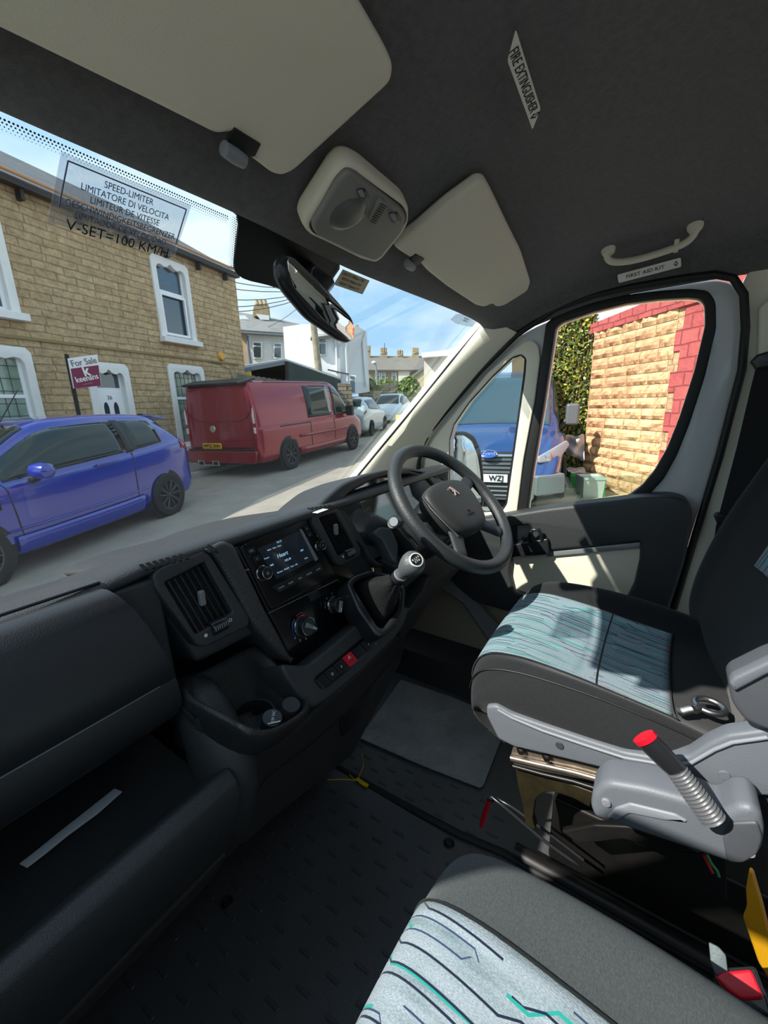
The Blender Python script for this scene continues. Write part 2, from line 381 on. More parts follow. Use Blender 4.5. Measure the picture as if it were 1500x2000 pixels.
# B pillar
def bpillar():
    P = (XD-.01, 0, 0); N = (-1, 0, 0)
    o = pxplate('wall_rear_pillar', [(1448, 560), (1462, 530), (1500, 505), (1600, 420), (1900, 300), (2300, 700), (2000, 1400), (1500, 1500), (1300, 1330), (1302, 1230), (1362, 1048), (1410, 892), (1454, 722), (1460, 640)], P, N, .05, CREAM, r=.01, bevel=.004); struct(o)
    pxplate('raised_panel', [(1482, 600), (1530, 560), (1700, 560), (1700, 1300), (1400, 1300), (1352, 1215), (1405, 1050), (1458, 870), (1480, 720)], (XD-.03, 0, 0), N, .02, CREAM, o, r=.01, bevel=.006)
bpillar()
# unseen passenger side wall, openings shaped to let sun onto the seat; body behind
def shell():
    XP = -.27
    fr = frame_of((XP, 0, 0), (1, 0, 0))
    def L(pts): return [Vector((XP, y, z)) for y, z in pts]
    o = plate('unseen_wall_passenger_door', [L([(-.16, .57), (.95, .57), (.98, 1.33), (.54, 1.86), (.50, 1.93), (-.16, 1.95)]), L([(-.06, 1.34), (.61, 1.31), (.59, 1.66), (.50, 1.81), (.44, 1.87), (-.06, 1.90)]), L([(.66, 1.31), (.88, 1.30), (.87, 1.40), (.66, 1.66)])], fr, .05, BLK, bevel=.004); struct(o)
    w = plate('unseen_window_4', [L([(-.06, 1.34), (.61, 1.31), (.59, 1.66), (.50, 1.81), (.44, 1.87), (-.06, 1.90)]), L([(.66, 1.31), (.88, 1.30), (.87, 1.40), (.66, 1.66)])], frame_of((XP-.02, 0, 0), (1, 0, 0)), .004, glass('side_glass', (.9, .97, .94), .02)); struct(w)
    # rear of the bus, unseen: side walls with windows enlarged to brighten the cab
    for nm, X, nx in (('unseen_wall_left', XP, 1), ('unseen_wall_right', XD+.01, -1)):
        fr = frame_of((X, 0, 0), (nx, 0, 0))
        y0 = -.16 if nx == 1 else -.62
        o = plate(nm, [[Vector((X, y, z)) for y, z in [(y0, .57), (y0, 2.1), (-3.2, 2.1), (-3.2, .57)]], [Vector((X, y, z)) for y, z in [(y0-.25, 1.2), (y0-.25, 1.85), (-2.9, 1.85), (-2.9, 1.2)]]], fr, .04, CREAM, bevel=.004); struct(o)
    struct(box('unseen_wall_rear', (.57, -3.2, .85), (1.8, .04, .7), CREAM))  # unseen; kept low and open above to let extra light into the cab
    struct(box('unseen_floor_rear', (.57, -2.4, .545), (1.8, 1.6, .04), RUB, smooth=False))
    struct(box('unseen_ceiling_rear', (.57, -2.4, 2.09), (1.9, 1.7, .04), CREAM))
    # bulkhead ahead of the feet
    struct(mesh('wall_bulkhead', [(-.3, 1.10, .5), (1.45, 1.10, .5), (1.45, 1.04, 1.22), (-.3, 1.04, 1.22)], [(0, 1, 2, 3)], RUB, solid=.02))
    # bonnet of the bus ahead of the windscreen, below view
shell()
# ================================================================ DASHBOARD
dash = thing('dashboard', 'black grained plastic dashboard under the windscreen with radio, vents and open shelf', 'dashboard', (.57, .8, .57))
RP = Vector((0, .62, 1.385)); RN = Vector((0, -1, .21)).normalized()
def R(px, py, off=0): return UP(px, py, RP + RN*off, RN)
def rplate(name, pxs, off, th, m, parent=dash, r=.006, bevel=.003, holes=(), **k):
    return pxplate(name, pxs, RP + RN*off, RN, th, m, parent, r=r, holes=holes, bevel=bevel, **k)
def extX(name, prof, x0, x1, m, parent=dash, **k):
    """profile (y,z) swept along x; x1 may be a list, one value per profile point"""
    a = [Vector((x0, y, z)) for y, z in prof]
    xs = x1 if isinstance(x1, list) else [x1]*len(prof)
    b = [Vector((x, y, z)) for x, (y, z) in zip(xs, prof)]
    return loft(name, [a, b], m, parent, closed=True, caps=True, **k)
GRAIN = mat('dash_black_grain', '#38393b', .42, bump=.5, bscale=520, spec=.45)
# top pad running to the glass
def dashtop():
    rows = []
    for x in (-.28, .1, .22, .26, .34, .6, .9, 1.2, 1.38):
        c = 0 if x < .2 else (.5 if x < .25 else 1)
        pr = [(.60, 1.384 + .018*c), (.62, 1.394+.018*c), (.66, 1.398+.016*c), (.78, 1.346 + .026*c), (.9, 1.308 + .027*c), (1.06, 1.235 + .015*c)]
        rows.append([Vector((x, y, z)) for y, z in pr])
    loft('top_pad', rows, GRAIN, dash, solid=.02, offs=1 if False else -1, sub=1)
    # low raised cover behind the windscreen
    c = U(372, 1046, 'y', .84); rr = []
    for k, s in ((-.012, 1.0), (.004, .98), (.012, .85), (.015, .5), (.016, .05)):
        rr.append([c + Vector((.115*s*math.copysign(abs(math.cos(t))**.6, math.cos(t)), .055*s*math.sin(t), k - .02 - .25*.055*s*math.sin(t))) for t in [i*math.pi/12 for i in range(24)]])
    loft('top_cover', rr, BLK, dash, closed=True, caps=True)
dashtop()
# passenger side: body with open shelf, glove box lid
prof = [(1.0, 1.27), (.80, 1.36), (.66, 1.385), (.603, 1.382), (.602, 1.17), (.64, 1.15), (.80, 1.14), (.82, 1.04), (.66, 1.035), (.56, 1.04), (.525, 1.06), (.505, 1.088), (.490, 1.094), (.474, 1.082), (.470, 1.055), (.49, 1.0), (.515, .93), (.53, .905), (.545, .895), (.54, .882), (.55, .86), (.60, .78), (.70, .66), (.84, .60), (1.0, .575)]
extX('passenger_side_body', prof, -.24, .285, GRAIN, bevel=.006, segs=3)
lp = [(.606, 1.394), (.592, 1.394), (.578, 1.386), (.566, 1.366), (.557, 1.335), (.552, 1.29), (.550, 1.247), (.554, 1.243), (.553, 1.236), (.556, 1.20), (.565, 1.178), (.580, 1.163), (.606, 1.158)]
lx = [.208, .212, .218, .228, .238, .250, .259, .259, .261, .264, .262, .252, .24]
LID = mat('glove_box_vinyl', '#2b2c2f', .36, bump=.22, bscale=650, spec=.5)
extX('glove_box_lid', lp, -.24, lx, LID, ang=50)
tube('lid_crease_highlight', [(-.24, .5515, 1.245), (.235, .5515, 1.245)], .0013, mat('crease_highlight_grey', '#77797c', .3), dash, n=6)  # thin grey line painting the highlight along the lid crease
tube('top_seam', [(-.24, .612, 1.399), (.212, .612, 1.4)], .0022, SEAL, dash, n=6)
# shelf end: rounded corner column
rows = []
for z, cy, s in ((1.20, .60, .7), (1.13, .575, .9), (1.09, .545, 1), (1.02, .545, 1), (.94, .57, .95), (.86, .60, .8), (.78, .66, .7)):
    rows.append([Vector((.305 + .045*s*math.cos(t), cy + .07*s*math.sin(t), z)) for t in [i*math.pi/8 for i in range(16)]])
loft('shelf_end', rows, GRAIN, dash, closed=True, caps=True, sub=1)
# pale solid strip in the shelf, modelled in place of a sunlight sliver
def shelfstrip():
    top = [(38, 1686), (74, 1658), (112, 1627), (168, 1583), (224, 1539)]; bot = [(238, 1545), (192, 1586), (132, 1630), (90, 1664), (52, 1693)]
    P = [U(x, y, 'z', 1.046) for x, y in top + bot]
    s = plate('sun_sliver_strip', [P], frame_of((0, 0, 1.046), (0, 0, 1), up=(0, 1, 0)), .003, mat('painted_sun_sliver', '#d4d5dd', .6), bevel=.0008)
    tag(s, 'long narrow pale strip standing in for a sliver of sunlight in the dark open dashboard shelf', 'strip')
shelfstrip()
# centre front
rplate('centre_body', [(236, 1118), (262, 1099), (320, 1074), (370, 1060), (440, 1041), (480, 1024), (540, 1004), (590, 992), (636, 985), (655, 990), (700, 1062), (722, 1100), (748, 1140), (735, 1180), (722, 1200), (600, 1294), (575, 1300), (552, 1290), (500, 1238), (400, 1290), (384, 1294), (372, 1274), (312, 1182), (270, 1135)], -.004, .26, GRAIN, r=.012, bevel=.010, segs=3)
BAND = mat('speckled_black_plastic', '#3a3a3b', .38, bump=.9, bscale=260, spec=.6)
rplate('centre_ridge', [(398, 1072), (440, 1054), (462, 1064), (470, 1085), (520, 1190), (572, 1285), (575, 1296), (556, 1290), (500, 1228), (486, 1205), (430, 1098), (410, 1075)], .022, .05, BAND, r=.012, bevel=.009, segs=3)
def vent(outer, hole, off, n, nm, wheel, dots, clip):
    rplate(nm, outer, off, .05, GRAIN, holes=(hole,), r=.008, bevel=.004, hr=.004, segs=3)
    v = bpy.data.objects[-1] if False else COL.objects[-1]
    rplate('vent_back', hole, off-.035, .004, SEAL, v, r=0, bevel=0)
    A, B, Cc, D = [R(x, y, off-.006) for x, y in hole]
    ex = (B-A); 
    for i in range(n):
        t = (i+.5)/n; p = A.lerp(B, t); q = D.lerp(Cc, t); d = (q-p).normalized(); s = .0012; w = Vector((.35, 1, 0)).normalized()*.012
        x = Vector((s, 0, 0))
        vs = [p-x-w*.2, p+x-w*.2, p+x+w, p-x+w, q-x-w*.2, q+x-w*.2, q+x+w, q-x+w]
        mesh('slat', vs, [(0, 1, 2, 3), (4, 7, 6, 5), (0, 4, 5, 1), (1, 5, 6, 2), (2, 6, 7, 3), (3, 7, 4, 0)], BLKS, v, smooth=False)
    c = R(*clip, off); box('slat_tab', c, (.010, .010, .026), mat('silver_grey_plastic', '#7d7f82', .35), v, bevel=.003)
    w = R(*wheel, off-.002); rows = []
    lathe('thumb_wheel', [(.001, -.014), (.011, -.014), (.012, -.012), (.012, .012), (.011, .014), (.001, .014)], w, (1, 0, 0), BLKS, v, n=20)
    for k in range(7): box('wheel_rib', w + Vector((-.012+.004*k, -.011, .003)), (.0015, .004, .008), mat('silver_grey_plastic', '#7d7f82', .35), v, bevel=.0004)
    for j, (dx, dy) in enumerate(dots):
        c = R(dx, dy, off+.0006)
        lathe('wheel_mark', [(.0001, 0), (.003, 0), (.003, .0006), (.0001, .0006)] if j == 0 else [(.0018, 0), (.003, 0), (.003, .0006), (.0018, .0006)], c, RN, LABEL, v, n=16)
    return v
vent([(298, 1122), (316, 1108), (398, 1076), (410, 1082), (488, 1206), (488, 1222), (402, 1264), (386, 1262), (304, 1150)], [(322, 1138), (400, 1098), (455, 1196), (384, 1240)], .020, 7, 'centre_vent', (426, 1222), [(402, 1241), (450, 1211)], (394, 1168))
vent([(610, 1008), (620, 998), (654, 990), (662, 994), (706, 1072), (704, 1086), (668, 1106), (660, 1102), (612, 1024)], [(624, 1011), (656, 1002), (694, 1068), (662, 1086)], .016, 9, 'driver_vent', (680, 1081), [(670, 1087), (692, 1076)], (656, 1034))
# louvres on the top
for i in range(7):
    c = U(281 + i*13, 1108 - i*3.4, 'z', 1.4135)
    box('top_louvre', c, (.0055, .030, .002), mat('deep_black', '#040405', .95, spec=.1), dash, rot=math.radians(-12), bevel=.001)
for i in range(6):
    c = U(606 + i*8, 994 - i*1.2, 'z', 1.4145)
    box('top_louvre', c, (.0035, .020, .002), mat('deep_black', '#040405', .95, spec=.1), dash, rot=math.radians(-12), bevel=.001)
st = box('white_sticker', U(626, 998, 'z', 1.4155), (.034, .014, .001), LABEL, None, rot=.05, bevel=.0003)
tag(st, 'small white paper sticker on top of the dashboard beside the vent', 'sticker')
# radio / climate panel
panel = rplate('control_panel', [(458, 1068), (464, 1060), (520, 1036), (585, 1011), (604, 1007), (613, 1012), (640, 1048), (690, 1120), (722, 1178), (718, 1190), (602, 1286), (582, 1297), (570, 1292), (545, 1238), (500, 1150)], .004, .03, PIANO, r=.006, bevel=.003)
PL = mat('grey_legend_ink', '#b9bcc0', .5)
def ptext(s, px, py, size, parent, off=.006, m=PL, **k): return text('legend', s, R(px, py, off), (1, 0, 0), RN, size, m, parent, th=.0002, **k)
radio = rplate('radio', [(466, 1066), (600, 1012), (656, 1124), (530, 1192)], .007, .01, mat('radio_black', '#101113', .22), panel, r=.005, bevel=.002)
scr = rplate('screen', [(503, 1072), (586, 1037), (615, 1092), (541, 1131)], .0082, .002, mat('radio_screen', '#0a1016', .12, emis='#1b232b', estr=.28), radio, r=.002, bevel=.0006)
SCT = mat('screen_text', '#9fc3dc', .5, emis='#8fb4cf', estr=.55)
def rtext(s, px, py, size, **k): text('screen_text', s, R(px, py, .0092), (1, 0, 0), RN, size, SCT, scr, th=.0001, **k)
rtext('16:15', 545, 1058, .006); rtext('Heart', 552, 1083, .012); rtext('105,40', 562, 1093, .0065)
rtext('Radio   Mute   Menu', 536, 1070, .0042); rtext('<<', 531, 1104, .0075, bold=.0002); rtext('>>', 590, 1075, .0075, bold=.0002)
rtext('Browse   FM/AM   Tune   Info', 562, 1110, .0045); rtext('Presets', 521, 1090, .004); rtext('Audio', 598, 1090, .004)
rplate('screen_bezel', [(586, 1034), (590, 1033), (622, 1092), (617, 1096)], .010, .004, LGREY, radio, r=.001, bevel=.0008)
rplate('disc_slot', [(482, 1060), (580, 1020), (581, 1023), (483, 1063)], .0085, .002, SEAL, radio, r=0, bevel=.0004)
rplate('key_row', [(532, 1146), (626, 1100), (632, 1112), (545, 1158)], .010, .004, BLKS, radio, r=.002, bevel=.001)
for i, s in enumerate(['RADIO', 'MEDIA', 'NAV', 'PHONE', 'MORE']): ptext(s, 550 + i*18, 1147 - i*8.8, .0048, radio, off=.0112)
for (x, y, s) in ((490, 1076, 'CD'), (501, 1091, 'x')):
    rplate('radio_button', [(x-8, y-3), (x+5, y-8), (x+11, y+2), (x-2, y+8)], .0105, .004, BLKS, radio, r=.002, bevel=.0008); ptext(s, x+1, y, .006, radio, off=.0115)
for (x, y) in ((598, 1032), (604, 1044)):
    rplate('radio_button', [(x-5, y-3), (x+4, y-6), (x+8, y+2), (x-1, y+6)], .0105, .004, BLKS, radio, r=.002, bevel=.0008); ptext('o', x+1, y, .006, radio, off=.0115)
for x, y in ((474, 1068), (480, 1064)): ptext('^', x, y, .006, radio, off=.0076)
ptext('VOL', 483, 1113, .005, radio, off=.0076); ptext('TUNE', 622, 1046, .005, radio, off=.0076)
def rknob(name, px, py, r, h, parent, face=BLKS, ring=CHROME):
    c = R(px, py, .006); N = RN
    k = lathe(name, [(r*1.0, 0), (r*1.0, h*.25), (r*.86, h*.3), (r*.84, h*.92), (r*.78, h), (.0001, h)], c, N, BLKS, parent)
    lathe('knob_ring', [(r*.80, h*.97), (r*.86, h*.97), (r*.86, h*1.03), (r*.80, h*1.04)], c, N, ring, k)
    lathe('knob_collar', [(r*1.0, h*.02), (r*1.08, h*.02), (r*1.06, h*.16), (r*1.0, h*.2)], c, N, ring, k)
    for j in range(24):
        a = j*math.tau/24; _, A, B, _n = frame_of(c, N)
        p = c + (A*math.cos(a) + B*math.sin(a))*r*.85 + N*h*.6
    return k, c + N*h
k, c = rknob('volume_knob', 512, 1119, .0135, .016, radio); text('power_mark', '⏻' if False else 'o', c + RN*.0006, (1, 0, 0), RN, .010, PL, k, th=.0002)
k, c = rknob('tuning_knob', 622, 1066, .0105, .014, radio); text('enter_mark', '=', c + RN*.0006, (1, 0, 0), RN, .009, PL, k, th=.0002)
tube('panel_seam', [R(524, 1198, .0045), R(660, 1132, .0045)], .0008, LGREY, panel, n=6)
rplate('panel_bar', [(562, 1165), (602, 1146), (606, 1152), (566, 1172)], .0055, .002, BLKS, panel, r=.001, bevel=.0004)  # small smooth black bar set in the panel
for (px, py, r, ang, nm) in ((590, 1222, .0215, -40, 'temperature_dial'), (651, 1181, .0185, 60, 'air_direction_dial')):
    k, c = rknob(nm, px, py, r, .020, panel, ring=CHROME)
    _, A, B, _n = frame_of(c, RN); d = A*math.cos(math.radians(ang)) + B*math.sin(math.radians(ang)); d = -d if nm != 'temperature_dial' else d
    e = RN.cross(d)
    vs = [c - d*r*.5 - e*r*.22, c + d*r*.86 - e*r*.15, c + d*r*.86 + e*r*.15, c - d*r*.5 + e*r*.22]
    plate('pointer', [vs], frame_of(c + RN*.006, RN), .006, mat('silver_grey_plastic', '#7d7f82', .35), k, bevel=.001)
    plate('pointer_line', [[c + d*r*.3 - e*r*.05, c + d*r*.84 - e*r*.05, c + d*r*.84 + e*r*.05, c + d*r*.3 + e*r*.05]], frame_of(c + RN*.0068, RN), .001, WHITE, k, bevel=.0002)
    if nm == 'temperature_dial':
        BR = mat('dial_red', '#b3272c', .5); BB = mat('dial_blue', '#26508f', .5)
        base = R(590, 1222, .0052)
        for a0, a1, mm in ((20, 110, BR), (125, 215, BB)):
            tube('temperature_arc', [base + (A*math.cos(math.radians(a)) + B*math.sin(math.radians(a)))*(r*1.22) for a in [a0 + (a1-a0)*i/10 for i in range(11)]], .0012, mm, panel, n=6)
        for i, s in enumerate('01234'):
            a = math.radians(-25 - i*31) ; text('fan_number', s, base + (A*math.cos(a) + B*math.sin(a))*r*1.38, (1, 0, 0), RN, .008, PL, panel, th=.0002)
    else:
        base = R(651, 1181, .0052)
        for i in range(5):
            a = math.radians(170 - i*45 + 0); text('air_mark', 'r', base + (A*math.cos(a) + B*math.sin(a))*r*1.4, (1, 0, 0), RN, .007, PL, panel, th=.0002)
rplate('ac_button', [(600, 1160), (620, 1150), (628, 1164), (608, 1175)], .0052, .002, BLKS, panel, r=.001, bevel=.0004)
# lower face with the switch row
SP = Vector((0, .50, 1.12)); SN = Vector((0, -.88, .47)).normalized()
def S_(px, py, off=0): return UP(px, py, SP + SN*off, SN)
pxplate('switch_fascia', [(548, 1296), (600, 1300), (660, 1252), (722, 1198), (742, 1165), (800, 1190), (790, 1222), (770, 1250), (700, 1318), (640, 1368), (612, 1385), (590, 1366), (560, 1326)], SP, SN, .12, GRAIN, dash, r=.012, bevel=.008, segs=3)
row = pxplate('switch_row', [(613, 1328), (618, 1320), (720, 1236), (728, 1240), (738, 1252), (736, 1262), (638, 1344), (628, 1346)], SP + SN*.002, SN, .006, PIANO, dash, r=.004, bevel=.001)
def sw(nm, t, m, s=None, ss=.008):
    a = Vector((616, 1330)); b = Vector((722, 1242)); n = Vector((14, 17)); N = 6
    p = a.lerp(b, t/N + .008); q = a.lerp(b, (t+1)/N - .008)
    o = pxplate(nm, [tuple(p), tuple(q), tuple(q + n), tuple(p + n)], SP + SN*(.0065 if m == RED else .0045), SN, .006, m, row, r=.0015, bevel=.001)
    cc = p.lerp(q, .5) + n*.5
    if s: text('switch_mark', s, S_(cc.x, cc.y, .007 if m == RED else .005), (1, 0, 0), SN, ss, WHITE, o, th=.0002)
    return o
sw('blank_switch', 0, BLKS); sw('demister_switch', 1, BLKS, 'D'); sw('lock_switch', 2, BLKS, 'A', .007)
hz = sw('hazard_switch', 3, RED)
hc = S_(682, 1284, .0071); 
for s_, mm in ((.0052, WHITE), (.0036, RED), (.0018, WHITE)):
    plate('hazard_triangle', [[hc + Vector((s_*math.cos(a), 0, 0)) + Vector((0, .47*s_*math.sin(a), .88*s_*math.sin(a))) for a in (math.pi/2, math.pi*7/6, -math.pi/6)]], frame_of(hc + SN*(.0008-.08*s_), SN), .0004, mm, hz)
hz['label'] = 'red hazard warning switch'
sw('blank_switch', 4, BLKS); sw('fog_switch', 5, BLKS, 'E', .006)
# coin tray with cup hole
def tray():
    outer = [(350, 1344, .57), (362, 1322, .60), (392, 1309, .612), (440, 1284, .617), (482, 1263, .62), (498, 1256, .62), (520, 1268, .61), (548, 1298, .58), (578, 1328, .54), (600, 1352, .50), (611, 1369, .475), (601, 1391, .455), (556, 1419, .445), (512, 1438, .44), (470, 1418, .455), (420, 1390, .49), (368, 1364, .545)]
    O = [U(x, y, 'y', v) for x, y, v in outer]; n = len(O); c = sum(O, Vector())/n
    inn = [p.lerp(c, .13) for p in O]
    def low(p, dz): return p + Vector((0, .01, dz))
    bot = []
    for i, p in enumerate(inn):
        left = max(0, min(1, (.42 - p.x)/.2)); bot.append(p.lerp(c, .08) + Vector((0, .0, -.045 - .045*left)))
    sk1 = [p.lerp(c, -.02) + Vector((0, .006, -.016)) for p in O]
    sk2 = [p.lerp(c, .03) + Vector((0, .03, -.06)) for p in O]
    sk3 = [p.lerp(c, .12) + Vector((0, .09, -.14)) for p in O]
    sk3 = [Vector((p.x, max(p.y, .57), p.z)) for p in sk3]
    cen = [p.lerp(sum(bot, Vector())/n, .9) for p in bot]
    t = loft('cup_tray', [sk3, sk2, sk1, O, inn, bot, cen], BAND if False else BLK2, dash, closed=True, sub=1)
    cc = U(492, 1372, 'y', .52)
    lathe('cup_holder', [(.034, -.02), (.036, .012), (.032, .012), (.030, -.018), (.001, -.019)], cc + Vector((0, 0, -.035)), (0, -.12, 1), SEAL, t)
    for px, py, nm in ((531, 1406, 'power_socket_cap'), (568, 1380, 'lighter_cap')):
        c2 = U(px, py, 'y', .475 if px < 550 else .495); ax = Vector((0, -.35, .94)).normalized()
        s = lathe(nm, [(.001, .006), (.0155, .006), (.017, .003), (.017, -.02), (.001, -.02)], c2, ax, BLKS if px < 550 else BLK, t, n=28)
        if px < 550:
            text('socket_text', '12V DC', c2 + ax*.0064 + Vector((.002, 0, 0)), (.75, .6, .2), ax, .0065, WHITE, s, th=.0002)
            tube('socket_line', [c2 + ax*.0064 + Vector((-.013, -.004, -.001)), c2 + ax*.0064 + Vector((.004, -.0135, -.004))], .0012, WHITE, s, n=6)
tray()
# lower console to the floor
LP = Vector((0, .555, 1.06)); LN = Vector((0, -1, -.22)).normalized()
pxplate('lower_console', [(380, 1400), (440, 1440), (512, 1462), (560, 1440), (620, 1388), (700, 1318), (775, 1245), (792, 1222), (800, 1210), (786, 1290), (745, 1370), (715, 1425), (690, 1475), (600, 1548), (530, 1605), (470, 1660), (452, 1600), (440, 1520), (400, 1460)], LP, LN, .14, BLK, dash, r=.02, bevel=.012, segs=3)
pxplate('fuse_flap', [(664, 1418), (668, 1400), (700, 1368), (724, 1340), (727, 1346), (716, 1380), (700, 1412), (668, 1440)], LP + LN*.003, LN, .006, mat('console_flap', '#1b1c1d', .5), dash, r=.008, bevel=.002)
tube('console_seam', [UP(470, 1600, LP + LN*.001, LN), UP(520, 1520, LP + LN*.001, LN), UP(610, 1452, LP + LN*.001, LN), UP(700, 1370, LP + LN*.001, LN), UP(785, 1270, LP + LN*.001, LN)], .0015, SEAL, dash, n=6)
# gear gaiter housing
GP = Vector((0, .565, 1.17)); GN = Vector((-.1, -.75, .65)).normalized()
pxplate('gear_surround', [(678, 1138), (688, 1124), (722, 1112), (765, 1120), (792, 1145), (792, 1185), (776, 1222), (748, 1245), (734, 1240), (700, 1190)], GP, GN, .06, BLKS, dash, r=.01, bevel=.008, segs=3, holes=([(690, 1142), (704, 1130), (730, 1122), (764, 1132), (782, 1152), (778, 1190), (752, 1226), (740, 1224)],), hr=.008)
pxplate('gear_surround_base', [(680, 1138), (690, 1126), (765, 1122), (790, 1145), (790, 1180), (748, 1243), (736, 1238), (702, 1190)], GP - GN*.045, GN, .05, BLKS, dash, r=.01, bevel=.004)
# instrument binnacle
def binnacle():
    out = [(610, 1000), (640, 968), (670, 943), (712, 926), (752, 916), (800, 912), (842, 920), (872, 942), (884, 975), (880, 1040), (800, 1080), (748, 1110), (728, 1100), (700, 1050), (668, 1000)]
    hole = [(662, 990), (684, 963), (723, 941), (757, 929), (800, 926), (838, 936), (856, 960), (856, 1010), (800, 1046), (745, 1068), (712, 1062), (690, 1040)]
    P = Vector((0, .605, 1.36)); N = Vector((0, -1, .25)).normalized()
    b = pxplate('instrument_hood', out, P, N, .16, BLK, dash, r=.02, holes=(hole,), hr=.01, bevel=.010, segs=4)
    P2 = P - N*.06
    f = pxplate('instrument_panel', [(640, 1010), (680, 940), (780, 910), (880, 940), (890, 1060), (720, 1100)], P2, N, .01, mat('instrument_face', '#17181b', .3), b, bevel=.001)
    def q(x, y, o=.002): return UP(x, y, P2 + N*o, N)
    for cx, cy, r in ((722, 975, .050), (800, 965, .050), (700, 1012, .028)):
        c = q(cx, cy); lathe('gauge', [(r*.93, 0), (r, 0), (r, .005), (r*.93, .005)], c, N, mat('silver_grey_plastic', '#7d7f82', .35), b)
        lathe('gauge_face', [(.0001, 0), (r*.92, 0), (r*.92, .002), (.0001, .002)], c, N, mat('gauge_face', '#26282b', .4), b)
        _, A, B, _n = frame_of(c, N)
        for j in range(13):
            a = math.radians(225 - j*22.5); p = c + N*.0028 + (A*math.cos(a) + B*math.sin(a))*r*.8
            tube('gauge_tick', [p, p + (A*math.cos(a) + B*math.sin(a))*r*.1], .0007, WHITE, b, n=4)
        tube('gauge_needle', [c + N*.004, c + N*.004 + (A*-.7 + B*-.6)*r*.75], .001, RED, b, n=5)
    lens = pxplate('instrument_lens', [(650, 1005), (684, 950), (757, 920), (838, 925), (870, 960), (870, 1030), (745, 1085), (700, 1070)], P - N*.03, N, .002, glass('instrument_lens', (.8, .8, .8), .12, .03, .08), b, bevel=0)
    # driver-side outer vent and dash end
    pxplate('door_side_vent', [(800, 934), (840, 926), (866, 938), (878, 962), (870, 975), (830, 985), (804, 970)], (.97, .66, 1.36), (-.2, -1, .15), .08, BLKS, dash, r=.01, bevel=.006)
    pxplate('column_panel', [(728, 1040), (742, 1028), (764, 1030), (780, 1066), (776, 1100), (768, 1096), (748, 1056)], (.75, .56, 1.24), (-.35, -.8, .5), .05, mat('grey_column_plastic', '#46484b', .45, bump=.4, bscale=400), dash, r=.01, bevel=.006)
    pxplate('knee_panel', [(770, 1105), (830, 1080), (905, 1060), (910, 1100), (884, 1130), (850, 1165), (800, 1235), (782, 1250), (770, 1210), (790, 1160)], (0, .62, 1.12), (-.1, -1, -.1), .06, BLK, dash, r=.012, bevel=.008, holes=([(792, 1150), (826, 1122), (838, 1126), (830, 1150), (800, 1190), (790, 1186)],), hr=.006)
    pxplate('knee_recess', [(780, 1150), (826, 1110), (850, 1120), (840, 1160), (800, 1200), (780, 1196)], (0, .665, 1.12), (-.1, -1, -.1), .01, SEAL, dash, bevel=0)
binnacle()
# ---------------------------------------------------------------- steering wheel
WC = Vector((.968, .432, 1.363)); WNn = Vector((-.06, -math.cos(math.radians(44)), math.sin(math.radians(44)))).normalized()
_, WA, WB, _n = frame_of(WC, WNn)
def wp(a, b, h=0): return WC + WA*a + WB*b + WNn*h
WRIM = mat('grey_black_rim_leather', '#333537', .42, bump=.5, bscale=450, spec=.5)
sw_ = thing('steering_wheel', 'black four-spoke steering wheel with worn rim and small lion emblem', 'steering wheel', tuple(WC))
RR = .187
tube('rim', [wp(RR*math.cos(a), RR*math.sin(a)) for a in [i*math.tau/64 for i in range(64)]], .0165, WRIM, sw_, closed=True, n=16, flat=(1, 1.05))
def spoke(ang, w0, w1, dh=0):
    a = math.radians(ang); d = (math.cos(a), math.sin(a)); e = (-d[1], d[0]); rows = []
    for t, r, w, h in ((0, .05, w0, -.012+dh), (.4, .09, w0*.9, -.010+dh), (.75, .135, w1, -.006+dh*.7), (1, .178, w1*1.35, 0)):
        rows.append([wp(d[0]*r + e[0]*w*math.cos(s), d[1]*r + e[1]*w*math.cos(s), h + .010*math.sin(s)) for s in [i*math.tau/12 for i in range(12)]])
    loft('spoke', rows, WRIM, sw_, closed=True, caps=True, sub=1)
for s in (18, -48, -132): spoke(s, .030, .018)
spoke(176, .016, .011, -.022)
HUBM = mat('hub_soft_plastic', '#353433', .55, bump=.2, bscale=600)
